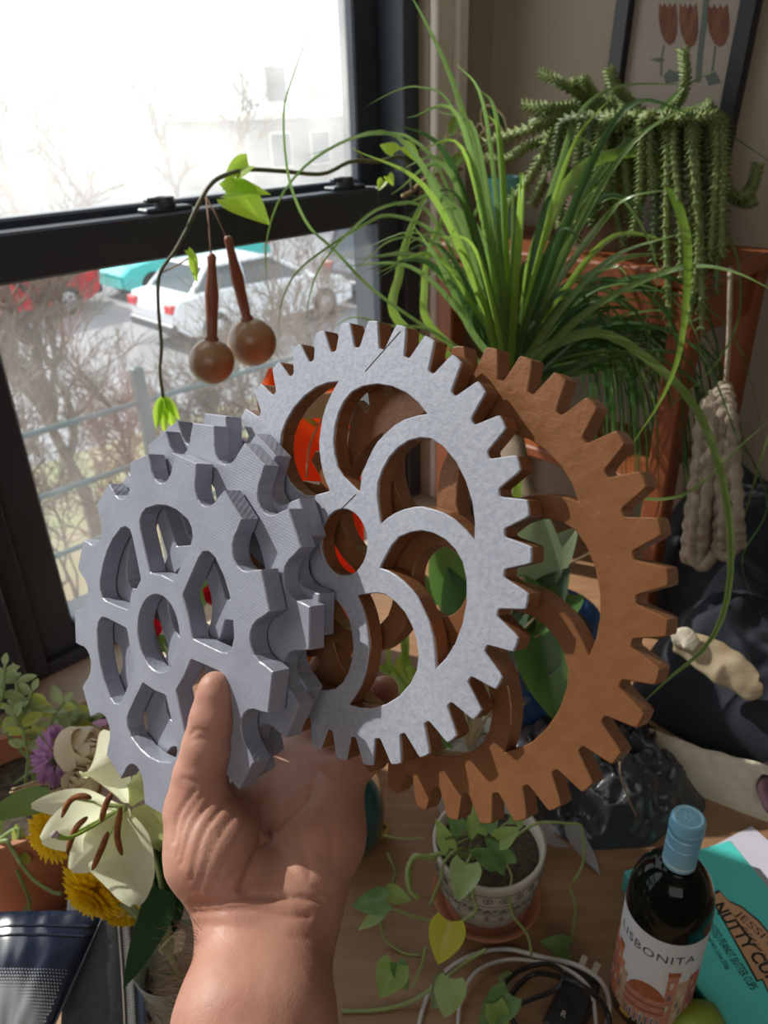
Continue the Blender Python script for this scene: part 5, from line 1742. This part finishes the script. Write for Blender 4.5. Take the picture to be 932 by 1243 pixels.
mum('yellow chrysanthemum behind the lily on its left side', 66, 1008, 40, .655, -CF + V(-.5, -.1, .1))
mum('largest yellow chrysanthemum, hanging below the lily', 116, 1080, 46, .635, -CF * .8 + V(-.35, -.25, -.45))
mum('small yellow chrysanthemum half hidden under the lowest lily petal', 152, 1106, 27, .645, V(-.1, -.5, -.9))
# faded cream roses and the lilac flower
M_rose = mat('cream_rose_petal', (0.70, 0.58, 0.40), 0.6, col2=(0.76, 0.68, 0.54), nscale=26, translucent=.3, tcol=(.85, .7, .45))


def rose(label, x, y, rpx, d, face):
    c = Pd(x, y, d)
    r = rpx * d / FPX
    ax = unit(np.array(face, float))
    u = unit(np.cross(ax, V(.2, .9, .3)))
    w_ = np.cross(ax, u)
    t = thing('rose', label, 'flower', c)
    for k in range(9):
        a = k * 2.4
        rr = r * (.34 + .075 * k)
        sp = 1.25

        def fn(p, q, a=a, rr=rr, k=k):
            an = a + (p - .5) * 2 * sp
            fl_ = math.sin(math.pi * (.12 + (.88 - .034 * k) * q)) ** .6
            h_ = (-.85 + (1.9 - .07 * k) * q * (1 - .18 * (2 * p - 1) ** 2)) * r
            R_ = rr * fl_ * (1 + .16 * math.sin(an * 3 + k) * q)
            return c + ax * h_ + (u * math.cos(an) + w_ * math.sin(an)) * R_
        part('petal', MB().grid(fn, 9, 8), M_rose, t)
    fstem(t, c - ax * r * .8)


rose('faded cream rose drooping beside the lilac flower', 97, 908, 31, .665, CR * .8 + CU * .25 - CF * .4)
rose('small round cream rose bud left of the lily', 99, 950, 24, .65, CU * .5 - CF * .6 - CR * .2)
M_lilac = mat('lilac_petal', (0.50, 0.28, 0.52), 0.55, col2=(0.58, 0.36, 0.58), nscale=50, translucent=.35, tcol=(.7, .4, .7))
lc_ = Pd(68, 918, .68)
lil = thing('lilac_flower', 'lilac cluster flower at the left of the bouquet', 'flower', lc_)
lb_ = MB()
for k in range(120):
    q = unit(V(random.gauss(0, 1), random.gauss(0, 1), random.gauss(0, 1)))
    o = CR * q[0] * .017 + CU * q[1] * .027 + CF * q[2] * .015
    lb_.add(*(lambda z: (z.v, z.f))(leaf(lc_ + o * .6, o + CU * .005, -CF, .012, .0045, 'oval', .5, -.1, 3, 5)))
part('florets', lb_, M_lilac, lil, kind='stuff')
part('floret', leaf(Pd(112, 878, .67), CR * .9 + CU * .1, -CF, .018, .006, 'oval', .3, .1, 5, 7), M_lilac, lil)
fstem(lil, lc_)
part('petal', leaf(Pd(222, 1128, .62), CU * -.9 - CR * .75, -CF + CR * .3, .030, .016, 'petal', .5, .2, 7, 9), M_rose, label='fallen pale petal caught between the vase and the forearm', cat='petal', org=Pd(215, 1150, .62))

# ------------------------------------------------------------------ navy foil pouch and zipped pouch in the lower left corner
M_foil = mat('navy_foil', (0.004, 0.009, 0.026), 0.25, col2=(0.006, 0.012, 0.034), nscale=8, bump=.5, bscale=16, coat=.35)
M_foilgrey = mat('grey_print', (0.26, 0.27, 0.29), 0.35)
M_fabric = mat('charcoal_fabric', (0.055, 0.06, 0.066), 0.8, col2=(0.07, 0.075, 0.08), nscale=200, bump=.5, bscale=700)
f0, f1, f2, f3 = Pd(-40, 1108, .665), Pd(128, 1106, .66), Pd(58, 1262, .60), Pd(-40, 1262, .60)
fn_n = unit(np.cross(f1 - f0, f3 - f0))
if fn_n @ CF > 0: fn_n = -fn_n


def foil(u, v, up=1):
    q = (f0 * (1 - u) + f1 * u) * (1 - v) + (f3 * (1 - u) + f2 * u) * v
    puff = .012 * (math.sin(math.pi * min(1, max(0, u))) ** .6) * (math.sin(math.pi * min(1, max(0, .02 + v * .96))) ** .5)
    cr = .0016 * noise.noise(Vector((u * 9, v * 3, 1.3))) * (1 if 0 < u < 1 else 0)
    return q + fn_n * (puff + cr) * up


fp = thing('foil_pouch', 'glossy navy foil pouch with a printed halftone dot pattern in the lower left corner', 'pouch', V(f0[0] * .5 + f2[0] * .5, f0[1] * .5 + f2[1] * .5, TZ))
fm = MB().grid(lambda u, v: foil(u, v), 40, 40)
fm.grid(lambda u, v: foil(u, v, -.5), 24, 24)
part('film', fm, M_foil, fp)
dt, lt_ = MB(), MB()
for i in range(36):
    for j in range(20):
        u, v = .03 + i * .026 + .013 * (j % 2), .50 + j * .025
        if u + (v - .5) * .05 > .93: continue
        f = j / 12
        rr = (.0008 + .0011 * f) * (1 - .5 * max(0, (u - .5) / .4))
        c = foil(u, v) + fn_n * .0004
        e1_, e2_ = unit(foil(u + .01, v) - foil(u, v)), unit(foil(u, v + .01) - foil(u, v))
        lt_.add([c] + [c + e1_ * rr * math.cos(t) + e2_ * rr * math.sin(t) for t in np.linspace(0, 2 * math.pi, 9)[:-1]], [(0, 1 + k, 1 + (k + 1) % 8) for k in range(8)])
part('halftone_print', lt_, M_foilgrey, fp, kind='stuff')
for v0 in (.14, .22):
    part('seal_ridge', MB().tube([foil(u, v0) + fn_n * .0004 for u in np.linspace(.02, .98, 24)], .0011, 6), M_foil, fp)
part('edge_seam', MB().tube([foil(1, v) for v in np.linspace(0, 1, 20)], .0009, 6), mat('foil_edge', (.12, .12, .15), .3), fp)

z0 = Pz(135, 1130, TZ)
zp = thing('zip_pouch', 'charcoal fabric pouch with a silver zip under the bouquet', 'pouch', V(z0[0], z0[1] - .05, TZ))


def zfab(u, v):
    x = 72 + 108 * u + (10 * (1 - v))
    y = 1090 + 190 * v
    d = .672 - .055 * v
    q = Pd(x, y, d)
    return q - CF * .010 * math.sin(math.pi * u) ** .7 - CF * .001 * noise.noise(Vector((u * 4, v * 6, 7)))


zm = MB().grid(zfab, 30, 30)
zm.grid(lambda u, v: zfab(u, v) + CF * (.012 + .02 * math.sin(math.pi * u) ** .7), 16, 12)
part('fabric', zm, M_fabric, zp)


def zline(x0, x1, off): return [Pd(x0 + (x1 - x0) * t + 3 * math.sin(t * 2), 1100 + 160 * t, .6675 - .055 * t - off) for t in np.linspace(0, 1, 50)]


M_tape = mat('zip_tape', (.05, .055, .06), .7)
for xa, xb_, m_, r in ((142, 149, M_casing, .0008), (168, 176, M_fabric, .0012)):
    part('piping', MB().tube(zline(xa, xb_, .006), r, 6), m_, zp)
part('tape', MB().add(*(lambda a, b: (a + b, [(i, i + 1, 51 + i, 50 + i) for i in range(49)]))(zline(142, 149, .0055), zline(160, 166, .0055))), M_tape, zp)
tl = zline(151, 158, .0065)
teeth = MB()
for i in range(0, 49):
    for h_ in (0, .5):
        c = tl[i] * (1 - h_) + tl[i + 1] * h_
        s_ = CR * (.0009 if h_ else -.0009)
        teeth.box(c + s_ - CR * .0022 - CU * .0006, CR * .0044, CU * .0011, -CF * .0011)
part('zip_teeth', teeth, mat('zip_metal', (.62, .62, .62), .35, .3), zp, kind='stuff', smooth=False)
bl_ = zline(160, 168, .0055)
part('lining', MB().add(*(lambda a, b: (a + b, [(i, i + 1, 51 + i, 50 + i) for i in range(49)]))(zline(160, 166, .005), zline(168, 176, .005))), mat('blue_lining', (.06, .10, .17), .7), zp)
t2 = zline(170, 178, .006)
teeth = MB()
for i in range(0, 49):
    teeth.box(t2[i] - CR * .003 - CU * .0006, CR * .006, CU * .0011, -CF * .0008)
part('zip_teeth', teeth, M_blkplastic, zp, kind='stuff', smooth=False)
